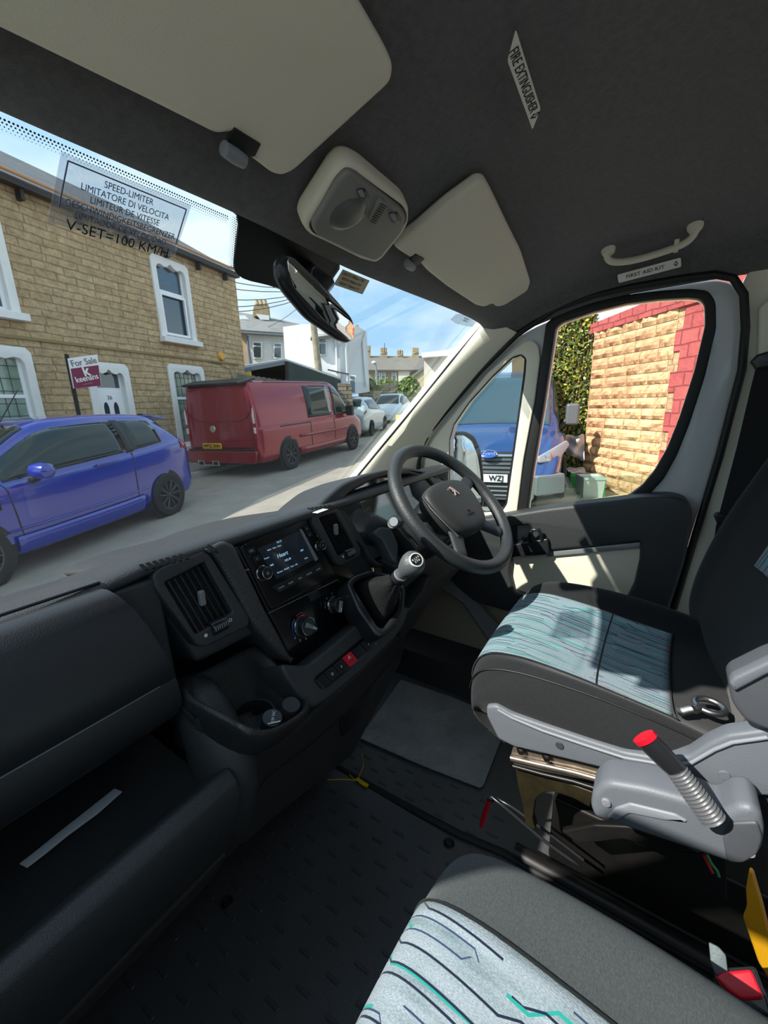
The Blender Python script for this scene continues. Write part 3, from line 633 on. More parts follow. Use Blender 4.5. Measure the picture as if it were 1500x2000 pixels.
def hub():
    P = [(-.098, .052), (-.055, .066), (0, .070), (.055, .066), (.098, .052), (.106, .02), (.098, -.025), (.075, -.072), (.045, -.088), (0, -.092), (-.045, -.088), (-.075, -.072), (-.098, -.025), (-.106, .02)]
    rows = []
    for h, s in ((-.05, .8), (-.02, 1.0), (.004, 1.03), (.014, 1.0), (.020, .90), (.024, .72), (.026, .4), (.0265, .05)):
        rows.append([wp(x*s, y*s, h) for x, y in P])
    b = loft('airbag_cover', rows, HUBM, sw_, closed=True, caps=True, sub=2)
    tube('cover_crease', [wp(x, y, .0215) for x, y in chaikin([Vector((a*.82, c*.86, 0)) for a, c in [(-.09, .03), (-.07, -.06), (-.04, -.075), (.04, -.075), (.07, -.06), (.09, .03)]], 2, False) for x, y in [(x, y)]] if False else [wp(v.x, v.y, .0212) for v in chaikin([Vector((a*.82, c*.86, 0)) for a, c in [(-.09, .03), (-.07, -.06), (-.04, -.075), (.04, -.075), (.07, -.06), (.09, .03)]], 2, False)], .0012, SEAL, b, n=6)
    # emblem: standing lion, stylised
    L = [(-.010, .014), (-.004, .016), (.000, .013), (.004, .009), (.010, .010), (.013, .006), (.006, .004), (.010, -.003), (.013, -.010), (.016, -.014), (.009, -.014), (.006, -.006), (.001, -.002), (-.004, -.008), (-.010, -.013), (-.006, -.014), (-.015, -.015), (-.008, -.006), (-.006, .002), (-.009, .006), (-.014, .009), (-.012, .013)]
    L = [(-.010, .015), (-.003, .016), (.001, .011), (.006, .003), (.009, -.004), (.014, -.014), (.008, -.014), (.004, -.006), (-.001, -.004), (-.004, -.013), (-.010, -.014), (-.006, -.006), (-.004, .000), (-.011, -.002), (-.013, .001), (-.006, .004), (-.013, .006), (-.013, .009), (-.006, .008), (-.011, .011)]
    plate('emblem', [[wp(x*.95, y*.95 + .026, .028) for x, y in L]], frame_of(wp(0, 0, .0285), WNn), .003, mat('rose_chrome', '#d9b5ae', .22, 1), b, bevel=.0003)
    text('airbag_text', 'SRS\nAIRBAG', wp(.0, -.042, .0262), WA, WNn, .009, SEAL, b, th=.0004)
    tube('chrome_spoke_trim', [wp(-.108, .045, .008), wp(-.112, .01, .01), wp(-.100, -.04, .008), wp(-.082, -.08, .004)], .003, CHROME, b, n=8)
    # column shroud
    rows = []
    for t, c, r in ((0, wp(0, 0, -.03), .062), (1, wp(0, 0, -.06), .085), (2, wp(0, -.01, -.12), .082), (3, Vector((.955, .62, 1.20)), .08)):
        rows.append([c + WA*r*1.0*math.cos(s) + WB*r*.85*math.sin(s) for s in [i*math.tau/20 for i in range(20)]])
    loft('column_shroud', rows, BLKS, dash, closed=True, caps=True, sub=1)
hub()
# ---------------------------------------------------------------- stalk, gear lever, keys
st = thing('lighting_stalk', 'black steering column stalk with a round grey end button, left of the wheel', 'stalk', tuple(U(795, 1070, 'y', .5)))
a, b, c2 = U(806, 1066, 'y', .455), U(786, 1044, 'y', .45), U(768, 1021, 'y', .445)
tube('arm', [a, a.lerp(b, .5) + Vector((0, 0, .002)), b, b.lerp(c2, .6), c2], [.013, .012, .012, .013, .013], BLKS, st, n=14)
e0, e1 = U(776, 1020, 'y', .445), U(752, 1016, 'y', .425)
lathe('end_cap', [(.013, 0), (.0135, .018), (.0125, .022)], e0, (e1-e0), BLKS, st, n=20)
lathe('end_button', [(.0001, .022), (.0095, .022), (.0095, .027), (.0001, .027)], e0, (e1-e0), LGREY, st, n=20)
gl = thing('gear_lever', 'gear lever with grey knob and black leather gaiter in front of the radio', 'gear lever', tuple(U(745, 1190, 'y', .50)))
KN = U(800, 1106, 'y', .385); AP = U(771, 1134, 'y', .425)
kd = (KN - AP).normalized()
lathe('knob', [(.001, -.034), (.011, -.034), (.012, -.028), (.013, -.024), (.018, -.014), (.0225, 0), (.0245, .010), (.0235, .020), (.019, .027), (.012, .030), (.001, .031)], KN, kd, mat('knob_grey_leather', '#57595b', .4, bump=.6, bscale=350, spec=.55), gl, n=36)
kf = UP(818, 1096, KN, (-.45, -.55, .5)); fn = (C0 - KN).normalized()*.7 + kd*.9; fn.normalize()
kc = KN + kd*.010 + fn*.0195
d0 = lathe('shift_pattern_disc', [(.001, .0), (.0125, .0), (.0125, .004), (.001, .0042)], kc, fn, SEAL, gl, n=28)
lathe('disc_ring', [(.0120, .001), (.0142, .001), (.0142, .0045), (.0120, .005)], kc, fn, LABEL, d0, n=28)
text('shift_numbers', 'R 1 3 5\n2 4 6', kc + fn*.0048, (1, .1, -.1), fn, .0058, WHITE, d0, th=.0002)
tube('shift_lines', [kc + fn*.005 + Vector((-.005, 0, 0)), kc + fn*.005 + Vector((.006, 0, 0))], .0004, WHITE, d0, n=4)
lathe('collar', [(.008, -.056), (.0145, -.050), (.0155, -.042), (.014, -.037), (.0095, -.035)], KN, kd, BLKS, gl, n=24)
lathe('collar_ring', [(.0115, -.0375), (.0145, -.037), (.0145, -.033), (.0115, -.033)], KN, kd, LGREY, gl, n=24)
def boot():
    base = [(692, 1144), (708, 1130), (736, 1122), (764, 1132), (780, 1154), (776, 1190), (752, 1222), (738, 1218)]
    B = [UP(x, y, GP - GN*.03, GN) for x, y in base]; B = chaikin(B, 2); n = len(B); top = KN - kd*.05
    T = B[0] - B[0]; _, A, Bv, _n = frame_of(top, kd)
    c = sum(B, Vector())/n; rows = [B]
    # match angles
    an = [math.atan2((p-c).dot(Bv), (p-c).dot(A)) for p in B]
    for t, r in ((.35, .034), (.65, .027), (.85, .017), (.93, .012), (1.0, .0155)):
        cc = c.lerp(top, t); row = []
        for i, (p, a_) in enumerate(zip(B, an)):
            cr = 1 + (.16 if i % 4 < 2 else -.12)*max(0, (t-.5))*1.6
            ring = cc + (A*math.cos(a_) + Bv*math.sin(a_))*r*cr
            row.append(p.lerp(top, t).lerp(ring, min(1, t*1.25)))
        rows.append(row)
    loft('gaiter', rows, mat('black_leather', '#232324', .38, bump=.8, bscale=160, spec=.6), gl, closed=True, sub=1)
boot()
k = thing('key_fob', 'small pale key tag hanging below the steering wheel rim', 'key', tuple(U(890, 1085, 'y', .5)))
pxplate('tag', [(882, 1074), (894, 1072), (900, 1090), (893, 1099), (884, 1096)], U(890, 1085, 'y', .52), (-.5, -1, 0), .003, WHITE, k, r=.002, bevel=.0006)
tube('ring', [U(886, 1076, 'y', .518), U(884, 1066, 'y', .53), U(880, 1060, 'y', .545)], .0015, STEEL, k)
# ================================================================ ROOF FITTINGS
from mathutils.bvhtree import BVHTree
def bvh_of(o):
    dg = bpy.context.evaluated_depsgraph_get(); dg.update(); e = o.evaluated_get(dg); me = e.to_mesh()
    t = BVHTree.FromPolygons([o.matrix_world @ v.co for v in me.vertices], [tuple(p.vertices) for p in me.polygons]); e.to_mesh_clear(); return t
CB = bvh_of(bpy.data.objects['ceiling'])
def onceil(px, py, off=.003):
    h, n, i, d = CB.ray_cast(C0, ray(px, py).normalized())
    if n.dot(C0 - h) < 0: n = -n
    return h + n*off, n
def ceil_label(name, corners, label, cat, txt, arrow, size, sx=1):
    P = [onceil(x, y, .010)[0] for x, y in corners]; n = sum([onceil(x, y)[1] for x, y in corners], Vector()).normalized()
    a, b, c, d = P; rt = (b - a).normalized(); nn = (b-a).cross(d-a).normalized()
    if nn.dot(C0 - a) < 0: nn = -nn
    d = a + (c - b); cc = (a+b+c+d)/4 + nn*.006
    fr = frame_of(cc + nn*.003, nn)
    o = plate(name, [rnd2([a, b, c, d], .004)], fr, .0015, LABEL, bevel=.0004); tag(o, label, cat)
    L = (b-a).length; h = (d-a).length
    text('label_text', txt, cc + nn*.0034 - rt*L*.055, rt, nn, size, INK, o, th=.0002, sx=sx)
    up = nn.cross(rt) if nn.cross(rt).dot(a-d) > 0 else -nn.cross(rt)
    q = cc + rt*L*.425 + nn*.0034; s = min(h*.32, L*.05)
    A = [(-.45, .9), (.45, .9), (.45, 0), (.95, 0), (0, -1), (-.95, 0), (-.45, 0)]
    pts = [q + rt*x*s*.8 + up*y*s for x, y in A]
    B = [q + rt*x*s*.8*.55 + up*(y*.6 + .03)*s for x, y in A]
    plate('label_arrow', [pts, B], frame_of(q, nn), .0004, INK, o)
    return o
ceil_label('first_aid_label', [(1206, 528), (1330, 494), (1331, 513), (1208, 546)], 'white FIRST AID KIT sticker below the grab handle on the headliner', 'label', 'FIRST AID KIT', 1, .0135, 1.0)
ceil_label('fire_extinguisher_label', [(1000, 20), (1050, 183), (1034, 225), (977, 82)], 'long narrow white FIRE EXTINGUISHER sticker on the dark headliner', 'label', 'FIRE EXTINGUISHER', 1, .0150, .80)
def grab():
    g = thing('grab_handle', 'cream grab handle on the headliner above the driver door', 'handle', tuple(onceil(1270, 470)[0]))
    pts = []
    for x, y, o in [(1186, 488, .004), (1183, 492, .016), (1196, 497, .022), (1240, 490, .024), (1290, 476, .024), (1335, 460, .022), (1356, 448, .016), (1362, 440, .004)]:
        p, n = onceil(x, y, 0); pts.append(p + n*o)
    pts = [Vector(p) for p in chaikin(pts, 2, False)]
    tube('grip', pts, .0095, VISM, g, n=14, flat=(1, .75), sub=1)
    for x, y in ((1188, 487), (1358, 440)):
        p, n = onceil(x, y, 0); lathe('mount', [(.001, .012), (.012, .012), (.015, .006), (.016, -.004), (.001, -.004)], p, n, VISM, g, n=20)
    p, n = onceil(1322, 462, .022); box('coat_hook', p, (.006, .010, .028), VISM, g, bevel=.002)
grab()
VP = Vector((0, .452, 1.858)); VN = Vector((0, -.42, -.91)).normalized()
def visor(name, label, px, clip, notch):
    v = thing(name, label, 'sun visor', tuple(UP(*px[0], VP, VN)))
    pxplate('visor_pad', px, VP, VN, .02, VISM, v, r=.012, bevel=.007, segs=4)
    c = UP(*clip, VP + VN*.001, VN)
    plate('clip_recess', [[c + Vector((x, y*.9, -y*.42)) for x, y in [(-.016, -.010), (.016, -.010), (.018, .004), (.006, .012), (-.010, .012), (-.017, .004)]]], frame_of(c + VN*.001, VN), .003, SEAL, v, bevel=.0005)
    lathe('hinge_clip', [(.001, -.014), (.007, -.013), (.008, 0), (.007, .013), (.001, .014)], c + VN*.004 + Vector((-.004, .012, -.004)), (1, .1, 0), LGREY, v, n=16)
    return v
visor('passenger_sun_visor', 'large grey-beige sun visor folded up at the top left of the windscreen', [(-420, -130), (0, 62), (300, 206), (425, 268), (455, 262), (500, 290), (488, 310), (530, 342), (550, 348), (575, 338), (765, 165), (771, 135), (757, 105), (690, -10), (560, -260), (-420, -400)], (474, 282), None)
visor('driver_sun_visor', 'smaller grey-beige sun visor folded up above the driver side of the windscreen', [(770, 484), (817, 449), (873, 401), (935, 357), (950, 357), (962, 378), (996, 449), (1019, 494), (1037, 552), (1032, 568), (984, 598), (970, 601), (961, 594), (945, 601), (930, 598), (873, 561), (836, 532), (822, 516), (802, 506), (780, 492)], (812, 508), None)
def overhead():
    o = thing('overhead_console', 'rounded grey overhead console with two map light switches, above the rear-view mirror', 'console', tuple(UP(700, 420, VP, VN)))
    VQ = VP + VN*.012
    b = pxplate('console_frame', [(591, 442), (597, 424), (655, 338), (672, 323), (690, 322), (712, 332), (793, 398), (801, 412), (800, 438), (790, 456), (748, 508), (733, 517), (706, 510), (640, 478), (604, 462)], VQ, VN, .03, VISM, o, r=.012, bevel=.009, segs=4)
    pxplate('gasket', [(602, 440), (655, 350), (676, 332), (692, 333), (788, 404), (796, 420), (794, 436), (740, 506), (700, 500), (610, 456)], VQ + VN*.001, VN, .01, SEAL, o, r=.010, bevel=.002)
    pxplate('console_cover', [(608, 444), (660, 356), (678, 339), (692, 340), (784, 410), (795, 426), (790, 450), (744, 506), (730, 512), (700, 502), (620, 464)], VQ + VN*.008, VN, .012, mat('console_grey', '#7c7a76', .5), o, r=.012, bevel=.006, segs=4)
    c = UP(680, 420, VQ + VN*.0078, VN)
    lathe('lamp_lens', [(.001, .003), (.018, .0025), (.026, .0008), (.027, 0), (.001, -.001)], c, VN, mat('smoked_lens', '#5d5d5c', .3), o, n=36)
    for x, y in ((708, 382), (771, 428)):
        p = pxplate('light_switch', [(x-12, y-10), (x+6, y-12), (x+14, y+4), (x+8, y+14), (x-6, y+8)], VQ + VN*.010, VN, .006, BLKS, o, r=.003, bevel=.002)
        pxplate('switch_face', [(x-9, y-7), (x+1, y-9), (x+6, y+3), (x-3, y+5)], VQ + VN*.0125, VN, .003, LGREY, p, r=.002, bevel=.001)
    g = pxplate('speaker_grille', [(722, 432), (738, 396), (748, 392), (757, 400), (752, 408), (732, 440)], VQ + VN*.013, VN, .008, mat('console_grey', '#7c7a76', .5), o, r=.003, bevel=.002)
    a = Vector((728, 435)); q = Vector((750, 400))
    for i in range(9):
        m = a.lerp(q, i/8.5); tube('grille_slot', [UP(m.x-5, m.y-4, VQ + VN*.0135, VN), UP(m.x+6, m.y+2, VQ + VN*.0135, VN)], .0006, SEAL, g, n=5)
overhead()
def mirror():
    m = thing('rear_view_mirror', 'black rear-view mirror hanging in front of the windscreen from its black band', 'mirror', tuple(U(640, 545, 'y', .44)))
    P = U(625, 585, 'y', .385); N = Vector((.12, -.96, -.14)).normalized()
    body = [(549, 512), (560, 498), (576, 500), (640, 560), (690, 618), (697, 640), (694, 664), (684, 671), (668, 666), (608, 624), (563, 570), (550, 542)]
    pxplate('mirror_housing', body, P, N, .016, BLKS, m, r=.010, bevel=.008, segs=4)
    pxplate('mirror_glass', [(562, 503), (574, 503), (640, 568), (686, 622), (693, 640), (691, 662), (683, 665), (642, 634), (576, 564), (564, 530)], P + N*.0012, N, .002, mat('mirror', '#e8eaec', .01, 1), m, r=.006, bevel=.0005)
    tube('mirror_stem', [U(628, 570, 'y', .41), U(640, 553, 'y', .43), U(622, 540, 'y', .46), W(608, 530)], [.008, .010, .010, .012], BLKS, m, n=12)
mirror()
# stickers on the glass
film = glass('clear_film', (.86, .88, .9), .08, .07, .12)
def speedsticker():
    s = pxplate('speed_limiter_sticker', [(120, 296), (374, 401), (340, 503), (93, 434)], WP + WN*.004, WN, .0006, film, bevel=0)
    tag(s, 'crinkled clear speed limiter sticker with black text on the windscreen', 'sticker')
    # crinkle by displacing a fine grid is left to the bump of the film
    nt = film.node_tree; g = [n for n in nt.nodes if n.type == 'BSDF_GLOSSY'][0]
    tc = nt.nodes.new('ShaderNodeTexCoord'); nz = nt.nodes.new('ShaderNodeTexNoise'); nz.inputs['Scale'].default_value = 28; nz.inputs['Detail'].default_value = 2; nz.inputs['Distortion'].default_value = 1.5
    bp = nt.nodes.new('ShaderNodeBump'); bp.inputs['Strength'].default_value = .8; bp.inputs['Distance'].default_value = .02
    nt.links.new(tc.outputs['Object'], nz.inputs['Vector']); nt.links.new(nz.outputs[0], bp.inputs['Height']); nt.links.new(bp.outputs[0], g.inputs['Normal'])
    INKB = mat('blue_black_ink', '#3b4560', .6)
    a, b, c, d = [W(x, y, .0052) for x, y in ((133, 314), (364, 409), (343, 478), (115, 404))]
    for p, q in ((a, b), (b, c), (a, d)): tube('sticker_border', [p, q], .0007, INKB, s, n=5)
    lines = [('SPEED-LIMITER', 258, 374), ('LIMITATORE DI VELOCITA', 249, 386), ('LIMITEUR DE VITESSE', 246, 400), ('GESCHWINDIGKEITSBEGRENZER', 238, 412), ('LIMITADOR DE VELOCIDAD', 240, 430)]
    p0 = W(258, 374, .0052)
    vdir = (WN.cross(Vector((1, 0, 0)))).normalized(); vdir = vdir if vdir.z < 0 else -vdir
    top = W(254, 379, .0052)
    for i, (t, x, y) in enumerate(lines):
        text('sticker_text', t, top + vdir*(.0094*i) - Vector((.000, 0, 0)), (1, 0, 0), WN, .0092, INKB, s, th=.0001, sx=.84)
    text('sticker_text', 'V-SET=100 KM/H', top + vdir*(.0094*5.25), (1, 0, 0), WN, .0150, INK, s, th=.0001)
speedsticker()
def dims():
    s = pxplate('vehicle_size_sticker', [(670, 526), (722, 548), (708, 575), (652, 556)], WP + WN*.004, WN, .0006, mat('pale_tan_label', '#c4b79e', .6), bevel=0)
    tag(s, 'small tan sticker with vehicle length, width and height on windscreen beside the mirror', 'sticker')
    c = W(687, 551, .0052); vdir = (WN.cross(Vector((1, 0, 0)))).normalized(); vdir = vdir if vdir.z < 0 else -vdir
    for i, t in enumerate(["LENGTH: 5998mm / 19.8'", "WIDTH: 2560mm / 8.4'", "HEIGHT: 2764mm / 9.1'"]):
        text('sticker_text', t, c + vdir*(.0085*(i-1)), (1, 0, 0), WN, .0076, mat('brown_ink', '#4d4332', .6), s, th=.0001, sx=.8)
dims()
disc = pxplate('tax_disc_sticker', [(880, 624), (890, 614), (906, 612), (926, 616), (938, 626), (930, 640), (906, 636), (890, 632)], WP + WN*.004, WN, .0006, film, bevel=0)
tag(disc, 'pale printed sticker in the top corner of the windscreen by the pillar', 'sticker')
text('sticker_text', 'INSURANCE\nAPPROVED', W(910, 625, .005), (1, 0, 0), WN, .0065, INK, disc, th=.0001)
# ================================================================ SEATS
def cr(p0, p1, p2, p3, t):
    return .5*((2*p1) + (-p0+p2)*t + (2*p0-5*p1+4*p2-p3)*t*t + (-p0+3*p1-3*p2+p3)*t*t*t)
def dense1(P, k):
    out = []; n = len(P)
    for i in range(n-1):
        a = P[i-1] if i > 0 else P[0]*2 - P[1]; d = P[i+2] if i+2 < n else P[-1]*2 - P[-2]
        for j in range(k): out.append(cr(a, P[i], P[i+1], d, j/k))
    out.append(P[-1]); return out
def dense(G, k=6):
    A = [dense1(r, k) for r in G]; n = len(A[0]); Cc = [dense1([A[i][j] for i in range(len(A))], k) for j in range(n)]
    return [[Cc[j][i] for j in range(n)] for i in range(len(Cc[0]))]
def offs(G, d, flip=1):
    H = []
    for i, r in enumerate(G):
        q = []
        for j, p in enumerate(r):
            a = G[min(i+1, len(G)-1)][j] - G[max(i-1, 0)][j]; b = r[min(j+1, len(r)-1)] - r[max(j-1, 0)]
            n = a.cross(b)
            if n.length > 0: n.normalize()
            q.append(p + n*d*flip)
        H.append(q)
    return H
def seatfabric(name, ax, sc, bright=1.0):
    """light woven insert with thin navy and teal jogging lines; ax: object axes (across, along)"""
    m = bpy.data.materials.new(name); m.use_nodes = True; nt = m.node_tree; b = nt.nodes['Principled BSDF']; N = nt.nodes.new; L = nt.links.new
    b.inputs['Roughness'].default_value = .9; b.inputs['Specular IOR Level'].default_value = .15; b.inputs['Sheen Weight'].default_value = .15
    uv = N('ShaderNodeUVMap'); uv.uv_map = 'weave'; sp = N('ShaderNodeSeparateXYZ'); L(uv.outputs[0], sp.inputs[0])
    def M(op, a, b2=None, c=None):
        n = N('ShaderNodeMath'); n.operation = op
        for i, v in enumerate((a, b2, c)):
            if v is None: continue
            if isinstance(v, (int, float)): n.inputs[i].default_value = v
            else: L(v, n.inputs[i])
        return n.outputs[0]
    u, v = sp.outputs[0], sp.outputs[1]     # u across (m), v along (m)
    def lines(freq, seed, width, jf):
        # jog: each band steps sideways where a smooth clamp of a triangle wave switches
        band = M('FLOOR', M('MULTIPLY', u, freq*.5))
        ph = M('MULTIPLY', M('SINE', M('ADD', M('MULTIPLY', band, 12.9898), seed)), 43.7)
        tri = M('PINGPONG', M('ADD', M('MULTIPLY', v, jf), ph), 1.0)
        st = M('SMOOTH_MIN', M('MULTIPLY', M('MAXIMUM', M('SUBTRACT', tri, .42), 0.0), 7.0), 1.0, .05)
        w = M('ADD', M('MULTIPLY', u, freq), M('MULTIPLY', st, .48))
        w = M('ADD', w, M('MULTIPLY', v, freq*.06))
        d = M('ABSOLUTE', M('SUBTRACT', M('FRACT', M('ADD', w, seed)), .5))
        ln = M('LESS_THAN', d, width)
        # break lines
        c2 = M('FRACT', M('MULTIPLY', M('SINE', M('ADD', M('MULTIPLY', M('FLOOR', M('ADD', w, seed)), 78.233), seed*3)), 437.5))
        on = M('GREATER_THAN', M('FRACT', M('ADD', M('MULTIPLY', v, 2.1 + seed*.2), c2)), .34)
        return M('MULTIPLY', ln, on)
    navy = lines(52/sc, .3, .06, 7.5/sc); navy2 = lines(33/sc, 1.9, .03, 9.1/sc); teal = lines(26/sc, 4.7, .045, 6.3/sc)
    nz = N('ShaderNodeTexNoise'); nz.inputs['Scale'].default_value = 1.0; nz.inputs['Detail'].default_value = 4
    mp = N('ShaderNodeMapping'); mp.inputs['Scale'].default_value = (60/sc, 9/sc, 1); L(uv.outputs[0], mp.inputs[0]); L(mp.outputs[0], nz.inputs['Vector'])
    rp = N('ShaderNodeValToRGB'); e = rp.color_ramp.elements
    e[0].position = .30; e[0].color = lin('#84919c'); e[1].position = .75; e[1].color = lin('#c9ccd6')
    x = e.new(.42); x.color = lin('#a0a9b4'); x = e.new(.55); x.color = lin('#b4b7c4'); x = e.new(.62); x.color = lin('#b3b9c8')
    L(nz.outputs[0], rp.inputs[0])
    wv = N('ShaderNodeTexNoise'); wv.inputs['Scale'].default_value = 1.0; wv.inputs['Detail'].default_value = 2
    mp2 = N('ShaderNodeMapping'); mp2.inputs['Scale'].default_value = (900, 350, 1); L(uv.outputs[0], mp2.inputs[0]); L(mp2.outputs[0], wv.inputs['Vector'])
    mr = N('ShaderNodeMapRange'); mr.inputs['From Min'].default_value = .3; mr.inputs['From Max'].default_value = .7; mr.inputs['To Min'].default_value = .72*bright; mr.inputs['To Max'].default_value = 1.18*bright
    L(wv.outputs[0], mr.inputs[0])
    sc_ = N('ShaderNodeVectorMath'); sc_.operation = 'SCALE'; L(rp.outputs[0], sc_.inputs[0]); L(mr.outputs[0], sc_.inputs['Scale'])
    last = sc_.outputs[0]
    for mask, colr in ((teal, '#2f9f97'), (navy2, '#3b4668'), (navy, '#23293f')):
        mx = N('ShaderNodeMix'); mx.data_type = 'RGBA'; L(mask, mx.inputs[0]); L(last, mx.inputs[6]); mx.inputs[7].default_value = lin(colr); last = mx.outputs[2]
    L(last, b.inputs['Base Color'])
    bp = N('ShaderNodeBump'); bp.inputs['Strength'].default_value = .6; bp.inputs['Distance'].default_value = .001; L(wv.outputs[0], bp.inputs['Height']); L(bp.outputs[0], b.inputs['Normal'])
    return m
INS = seatfabric('patterned_insert_fabric', 0, 1.0, .86)
INSD = seatfabric('patterned_insert_fabric_teal', 0, 1.0, .80)  # darker, teal-tinted copy of the insert fabric for the driver seat
for e_, c_ in zip([n for n in INSD.node_tree.nodes if n.type == 'VALTORGB'][0].color_ramp.elements, ('#5f7884', '#8fa9ae', '#94a3b5', '#8fb8b6', '#b4bcc6')): e_.color = lin(c_)
def gridmesh(name, G, m, parent, uv=True, th=.004, **k):
    o = loft(name, G, m, parent, solid=th, offs=0, **k)
    if uv:
        nr, nc = len(G), len(G[0]); me = o.data; l = me.uv_layers.new(name='weave')
        U_ = [[0]*nc for _ in range(nr)]; V_ = [[0]*nc for _ in range(nr)]
        for i in range(nr):
            for j in range(nc):
                U_[i][j] = (U_[i][j-1] + (G[i][j]-G[i][j-1]).length) if j else 0
                V_[i][j] = (V_[i-1][j] + (G[i][j]-G[i-1][j]).length) if i else 0
        mid = nc//2
        for lp in me.loops:
            vi = lp.vertex_index; i, j = divmod(vi, nc)
            l.data[lp.index].uv = (U_[i][j] - U_[i][mid], V_[i][mid])
    return o
def seat(name, label, dx, dy, dz, INS=None):
    s = thing(name, label, 'seat', (.94+dx, -.02+dy, FZ))
    T = Vector((dx, dy, dz)); K = 6
    #      near-bottom     near side      near ridge      ins. edge     centre        ins. edge     far ridge     far side      far bottom
    X = [.705, .682, .715, .775, .92, 1.055, 1.125, 1.172, 1.15]
    def row(y, zs, xs=X, yo=(-.030, -.026, -.012, 0, .004, 0, -.012, -.026, -.030)):
        return [Vector((x, y + o, z)) + T for x, z, o in zip(xs, zs, yo)]
    G = [row(.215, [.965]*9), row(.262, [.985, .99, 1.0, 1.0, 1.0, 1.0, 1.0, .99, .985]), row(.283, [1.0, 1.02, 1.045, 1.045, 1.045, 1.045, 1.05, 1.03, 1.0]),
         row(.262, [.995, 1.05, 1.095, 1.095, 1.092, 1.097, 1.108, 1.06, .99]), row(.20, [.99, 1.06, 1.118, 1.112, 1.104, 1.114, 1.135, 1.07, .98]),
         row(.10, [.98, 1.055, 1.122, 1.104, 1.092, 1.105, 1.140, 1.07, .97]), row(.0, [.97, 1.045, 1.115, 1.088, 1.076, 1.088, 1.132, 1.06, .96]),
         row(-.09, [.96, 1.035, 1.100, 1.076, 1.066, 1.076, 1.115, 1.05, .95]), row(-.20, [.95, 1.02, 1.07, 1.06, 1.055, 1.06, 1.08, 1.03, .94])]
    D = dense(G, K)
    cu = gridmesh('seat_cushion', D, FAB, s, th=.003)
    c0, c1 = int(2.75*K), int(5.3*K); r0, r1 = 6, int(6.9*K)
    ins = [r[c0:c1+1] for r in D[r0:r1+1]]; hh = len(ins)*2//3; sg = 1 if offs(ins, 1)[hh][4].z > ins[hh][4].z else -1
    flip = sg
    gridmesh('cushion_insert', offs(ins, .0035, flip), INS, cu, th=.002)
    seam = offs(D, .0045, flip)
    tube('insert_piping', [r[c0] for r in seam[r0:r1+1]] + seam[r1][c0:c1+1] + [r[c1] for r in seam[r0:r1+1]][::-1], .0018, FAB, cu, n=6)
    tube('insert_seam', seam[int(5.65*K)][c0:c1+1], .0016, SEAL, cu, n=6)
    tube('bolster_piping', [r[int(1.9*K)] for r in seam[int(2*K):]], .0016, SEAL, cu, n=6)
    # backrest
    B = []
    for z, y, w, bu in ((1.03, -.13, .20, 0), (1.07, -.125, .235, .01), (1.13, -.125, .25, .03), (1.22, -.143, .252, .045), (1.34, -.178, .248, .055), (1.46, -.215, .24, .05), (1.56, -.245, .225, .04), (1.66, -.275, .20, .03), (1.71, -.31, .17, .01), (1.72, -.36, .15, 0)):
        cx = .94
        B.append([Vector((cx + w*a, y + o*1.0 + w*a*.10 - .028, z)) + T for a, o in ((-1.0, -.11), (-1.04, -.045), (-.95, bu*.7), (-.72, bu*.35), (-.35, -.005), (0, -.012), (.35, -.005), (.72, bu*.35), (.95, bu*.7), (1.04, -.045), (1.0, -.11))])
    DB = dense(B, 5)
    bk = gridmesh('backrest', DB, FAB, s, th=.003)
    c0, c1 = int(4.0*5), int(6.0*5); r0, r1 = int(3.7*5), int(6.9*5)
    ins = [r[c0:c1+1] for r in DB[r0:r1+1]]; fl = 1 if offs(ins, 1)[3][3].y > ins[3][3].y else -1
    gridmesh('backrest_insert', offs(ins, .004, fl), INS, bk, th=.002)
    pts = offs(DB, .003, fl)
    # rear shell closes the back
    mesh('backrest_shell', [DB[5][0], DB[5][-1], DB[-1][-1], DB[-1][0]], [(0, 1, 2, 3)], BLK, bk, solid=.01)
    return s, cu, bk
ds, dcu, dbk = seat('driver_chair', 'driver seat with black cushion, patterned grey-blue insert and grey side trim', 0, 0, 0, INSD)
ps, pcu, pbk = seat('passenger_chair', 'near passenger seat seen from above, charcoal cushion with patterned pale insert', -.755, -.098, -.05, INS)
for nm in ('seat_cushion',):
    pcu.data.materials[0] = FABR
